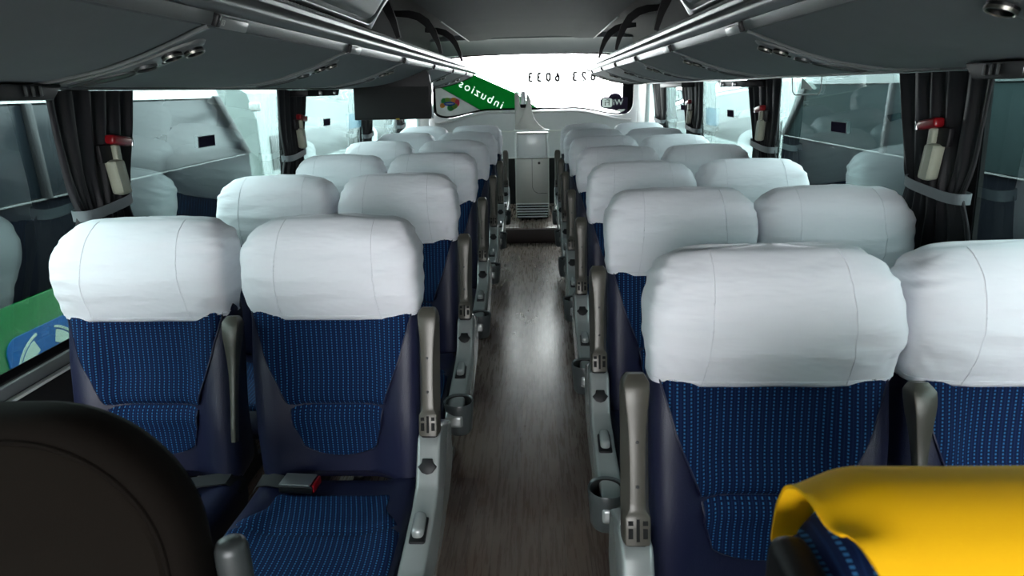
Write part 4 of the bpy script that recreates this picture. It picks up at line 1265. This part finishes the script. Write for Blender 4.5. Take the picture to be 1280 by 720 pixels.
tag(nb, 'grey mirrored telephone number lettering high on the rear window', 'decal')
wf = empty('wifi_decal', (0.86, GY - 0.003, 1.23)); og = (0.86, 1.23)
poly = [(1.0, 1.29), (0.93, 1.292)] + [(0.86 + 0.075 * cos(a), 1.28 + 0.058 * sin(a)) for a in [0.25 + (pi - 0.5) * i / 12 for i in range(13)]] + [(0.745, 1.297), (0.715, 1.285), (0.700, 1.262), (0.700, 1.215), (0.715, 1.188), (0.745, 1.176), (0.85, 1.160), (0.95, 1.118), (1.0, 1.10)]
bd_ = film('badge', poly, M['f_dark'], parent=wf, origin=og, th=0.0015)
def rrect(x0, z0, x1, z1, r, n=5):
    pts = []
    for cx, cz, a0 in ((x1 - r, z1 - r, 0), (x0 + r, z1 - r, pi / 2), (x0 + r, z0 + r, pi), (x1 - r, z0 + r, 1.5 * pi)):
        pts += [(cx + r * cos(a0 + pi / 2 * i / n), cz + r * sin(a0 + pi / 2 * i / n)) for i in range(n + 1)]
    return pts
tp = rrect(0.722, 1.19, 0.832, 1.282, 0.022); tn = len(tp)
cut(bd_, [(x - og[0], -0.01, z - og[1]) for x, z in tp] + [(x - og[0], 0.01, z - og[1]) for x, z in tp], [tuple(range(tn)), tuple(reversed(range(tn, 2 * tn)))] + [(i, i + tn, (i + 1) % tn + tn, (i + 1) % tn) for i in range(tn)])
film('tile', tp, M['f_tile'], 0.0002, wf, 0.001, og)
txt_obj('tile_lettering', 'Fi', 0.092, (0.777 - og[0], 1.236 - og[1]), 0, M['gasket'], wf, True, 1.0, -0.0020)
txt_obj('lettering', 'Wi', 0.088, (0.895 - og[0], 1.238 - og[1]), 0, M['f_tile'], wf, True, 1.0, 0.001, hole=bd_)
tag(wf, 'black wireless internet badge with mirrored grey letters at the right of the rear window', 'decal')
lf = film('leaf_decal', [(0.865, 1.148), (0.905, 1.165), (0.975, 1.168), (0.962, 1.148), (0.92, 1.132)], M['whitetxt'], GY - 0.005)
tag(lf, 'small white leaf shaped decal under the wireless badge on the rear window', 'decal')

# notices and small marks on the side windows
def notice(side, y, label, w=0.12, h=0.036, mat='f_dark', z=1.236, fr=True):
    x = wx(side, z) - side * 0.0035
    r = empty('window_notice', (x, y, z))
    sl = (wx(side, z + 0.1) - wx(side, z - 0.1)) / 0.2
    def q(dy0, dy1, dz0, dz1, t0, t1, nm, mt):
        MB().loft([[(sl * b + side * t, a, b) for a, b in ((dy0, dz0), (dy1, dz0), (dy1, dz1), (dy0, dz1))] for t in (t0, t1)]).obj(nm, mt, r, smooth=False)
    if fr: q(-w / 2 - 0.005, w / 2 + 0.005, -h / 2 - 0.003, h / 2 + 0.003, 0.0, 0.0015, 'backing', M['tie'])
    q(-w / 2, w / 2, -h / 2, h / 2, -0.002, 0.0, 'face', M[mat])
    return tag(r, label, 'notice', 'notices on the side windows')
notice(-1, 2.455, 'small dark notice on the left window between the first two curtains')
notice(-1, 3.925, 'small dark notice on the left window just before the open screen')
notice(1, 2.545, 'small dark notice on the right window between the first two curtains')
notice(1, 3.96, 'small dark notice on the right window between the second and third curtains')
notice(1, 5.25, 'small dark notice on the right window farthest back')
notice(-1, 4.55, 'pale blue sticker on the left window beside the open screen', 0.30, 0.10, 'f_sky', 1.215, False)
notice(1, 4.40, 'pale blue sticker on the right window before the third curtain', 0.26, 0.11, 'f_sky', 1.20, False)
def exit_mark():
    z0 = 1.40; x = wx(1, z0) - 0.004; sl = (wx(1, 1.5) - wx(1, 1.3)) / 0.2
    r = empty('exit_decal', (x, 2.85, z0))
    def P(y, z): return (sl * z - 0.001, y, z)
    MB().tube([P(-0.145, 0.03), P(-0.135, -0.03), P(-0.115, -0.046), P(0.13, -0.05), P(0.155, -0.036), P(0.165, 0.02)], 0.0032, 6).obj('outline', M['greytxt'], r)
    pts = [(0.055, 0.016), (0.045, 0.018), (-0.055, -0.022), (-0.035, -0.030), (0.03, -0.022), (0.062, -0.026), (0.058, -0.012)]
    MB().loft([[(sl * b + t, a, b) for a, b in pts] for t in (-0.002, -0.0005)]).obj('figure', M['whitetxt'], r, smooth=False)
    tag(r, 'white figure decal in a rounded outline at the top of the right window', 'decal')
exit_mark()

# ------------------------------------------------------------------ vehicles parked outside
def neighbour(side, x0, y0, y1, label, emblem=False, upper=None):
    upper = upper or M['buswhite']
    r = empty('parked_bus', (x0, (y0 + y1) / 2, -1.0)); oy = (y0 + y1) / 2
    def Y(y): return y - oy
    def Z(z): return z + 1.0
    def band(nm, za, zb, mt, ya=y0, yb_=y1, dx=0.0, th=1.9, parent=None, nose=0.0):
        pts = [(Y(ya), Z(za)), (Y(yb_), Z(za)), (Y(yb_ - nose), Z(zb)), (Y(ya), Z(zb))]
        a, b = dx * -side, side * th
        return MB().prism(pts, 'x', min(a, b), max(a, b), 0.012, 2).obj(nm, mt, parent or r)
    band('lower_body', -0.72, 0.405, M['busgreen'])
    band('waist', 0.405, 0.885, M['busblack'], dx=-0.005)
    band('window_band', 0.885, 1.385, M['busglass'] if side < 0 else M['busteal'], dx=-0.012, nose=0.45)
    MB().box((0.006 * -side, 0, Z(0.885)), (0.016, y1 - y0, 0.007)).obj('window_trim', M['strip'], r)
    # white upper body with a rounded roof, sloping down at the end
    prof = [(0, 1.385), (0, 1.60), (0.05, 1.78), (0.2, 1.90), (0.5, 1.95), (1.4, 1.95), (1.7, 1.90), (1.85, 1.78), (1.9, 1.60), (1.9, 1.385)]
    rings = []
    for yy, k in ((y0, 1), (y1 - 1.0, 1), (y1 - 0.75, 0.9), (y1 - 0.55, 0.65), (y1 - 0.45, 0.12)):
        rings.append([(side * a, Y(yy), Z(1.385 + (z - 1.385) * k)) for a, z in prof])
    MB().loft(rings).obj('roof', upper, r, ang=45)
    for yy in [y0 + 1.1 + 1.55 * i for i in range(int((y1 - y0 - 1.4) / 1.55))]:
        MB().box((0.004 * -side, Y(yy), Z(1.135)), (0.03, 0.05, 0.50), 0.004).obj('window_pillar', M['frame'], r)
    # end pillar and mirror
    MB().prism([(Y(y1 - 0.10), Z(0.885)), (Y(y1), Z(0.885)), (Y(y1 - 0.47), Z(1.40)), (Y(y1 - 0.57), Z(1.40))], 'x', -0.02, 0.02, 0.004).obj('end_pillar', M['frame'], r)
    MB().box((-side * 0.16, Y(y1 - 0.12), Z(1.30)), (0.10, 0.06, 0.08), 0.02, 3).obj('mirror', M['buswhite'], r)
    for yy in (y0 + 2.0, y1 - 2.2):
        MB().lathe([(0, -0.12), (0.40, -0.12), (0.45, -0.08), (0.45, 0.08), (0.40, 0.12), (0, 0.12)], (side * 0.16, Y(yy), Z(-0.55)), 32, Matrix.Rotation(radians(90), 3, 'Y')).obj('wheel', M['gasket'], r)
    if emblem:
        cy, cz = 3.15, -0.02
        e = MB().prism([(Y(a), Z(b)) for a, b in rrect(2.885, -0.30, 3.43, 0.240, 0.08)], 'x', 0.0, 0.006).obj('emblem', M['busblue'], r)
        def arc(r0, r1, a0, a1, nm, mt, t=0.009):
            n = 14
            pts = [(Y(cy + r1 * cos(a0 + (a1 - a0) * i / n)), Z(cz + r1 * sin(a0 + (a1 - a0) * i / n))) for i in range(n + 1)] + [(Y(cy + r0 * cos(a0 + (a1 - a0) * i / n)), Z(cz + r0 * sin(a0 + (a1 - a0) * i / n))) for i in range(n, -1, -1)]
            MB().prism(pts, 'x', 0.004, t).obj(nm, mt, e, smooth=False)
        for a in (51, 131, 231, 311):
            arc(0.230, 0.244, radians(a - 27), radians(a + 21), 'ring_arc', M['emblempale'])
            arc(0.150, 0.220, radians(a - 18), radians(a + 18), 'ring_segment', M['emblempale'])
    tag(r, label, 'bus')
neighbour(-1, -2.68, -7.0, 6.0, 'green and white bus with a blue wheel emblem parked beyond the left windows', True)
neighbour(1, 2.58, -7.0, 7.0, 'green and dark teal bus parked beyond the right windows', upper=plain('teal_bus_paint', (0.06, 0.085, 0.085), 0.35, bscale=20, bstr=0.02))
def far_bus(x, y, label, side):
    r = empty('distant_bus', (x, y, -1.0))
    pr = [(-1.2, 0.3), (-1.2, 2.1), (-1.12, 2.42), (-0.8, 2.6), (0.8, 2.6), (1.12, 2.42), (1.2, 2.1), (1.2, 0.3)]
    MB().loft([[(a, yy, z) for a, z in pr] for yy in (-4.5, 4.5)]).obj('body', M['buspale'], r, ang=40)
    MB().box((-side * 1.2, 0, 1.7), (0.03, 8.4, 0.42), 0.01).obj('window_band', M['strip'], r)
    for yy in (-3, 3):
        MB().lathe([(0, -0.12), (0.40, -0.12), (0.45, -0.08), (0.45, 0.08), (0.40, 0.12), (0, 0.12)], (-side * 1.1, yy, 0.45), 32, Matrix.Rotation(radians(90), 3, 'Y')).obj('wheel', M['gasket'], r)
    tag(r, label, 'bus')
far_bus(-4.5, 12.2, 'pale distant bus seen through the left windows near the back', -1)
far_bus(4.5, 13.2, 'pale distant bus seen through the right windows near the back', 1)

# ------------------------------------------------------------------ daylight
w = bpy.data.worlds.new('overcast_sky'); S.world = w; w.use_nodes = True
nt = w.node_tree; bg = nt.nodes['Background']
tc = nt.nodes.new('ShaderNodeTexCoord'); sp = nt.nodes.new('ShaderNodeSeparateXYZ')
nt.links.new(tc.outputs['Generated'], sp.inputs[0])
ns = noise_tex(nt, 2.5, 4, 0.55, vec=tc.outputs['Generated'])
f = mth(nt, 'MULTIPLY_ADD', ns, 0.25, mth(nt, 'MULTIPLY_ADD', sp.outputs[2], 0.35, 0.45))
nt.links.new(mixc(nt, f, (0.86, 0.93, 1.0), (1.0, 1.0, 1.0)), bg.inputs[0])
# the cloud cover is brighter towards the back of the bus
back = nt.nodes.new('ShaderNodeMapRange'); back.interpolation_type = 'SMOOTHSTEP'
for i_, v_ in enumerate((-0.2, 0.8, 0.95, 1.7)): back.inputs[i_ + 1].default_value = v_
nt.links.new(sp.outputs[1], back.inputs[0]); nt.links.new(back.outputs[0], bg.inputs[1])

# ------------------------------------------------------------------ camera
th, ps, rl = radians(17.24), radians(2.43), radians(1.29)
Fv = Vector((-sin(ps) * cos(th), cos(ps) * cos(th), -sin(th))); R0 = Vector((cos(ps), sin(ps), 0)); U0 = R0.cross(Fv)
Uv = U0 * cos(rl) + R0 * sin(rl); Rv = R0 * cos(rl) - U0 * sin(rl)
cam = bpy.data.cameras.new('camera'); co = bpy.data.objects.new('camera', cam); COL.objects.link(co)
co.matrix_world = Matrix(((Rv.x, Uv.x, -Fv.x, 0), (Rv.y, Uv.y, -Fv.y, 0), (Rv.z, Uv.z, -Fv.z, CAM_Z), (0, 0, 0, 1)))
cam.sensor_width = 36; cam.lens = 800 / 1280 * 36; cam.dof.use_dof = True; cam.dof.focus_distance = 2.2; cam.dof.aperture_fstop = 8.0
cam.clip_start = 0.02; cam.clip_end = 200
S.camera = co
S.view_settings.view_transform = 'Standard'; S.view_settings.look = 'None'
S.view_settings.gamma = 1; S.view_settings.use_curve_mapping = False
S.view_settings.exposure = 4.15
S.cycles.use_denoising = True
S.cycles.max_bounces = 10; S.cycles.diffuse_bounces = 6; S.cycles.glossy_bounces = 4; S.cycles.transparent_max_bounces = 24
S.cycles.caustics_reflective = False; S.cycles.caustics_refractive = False
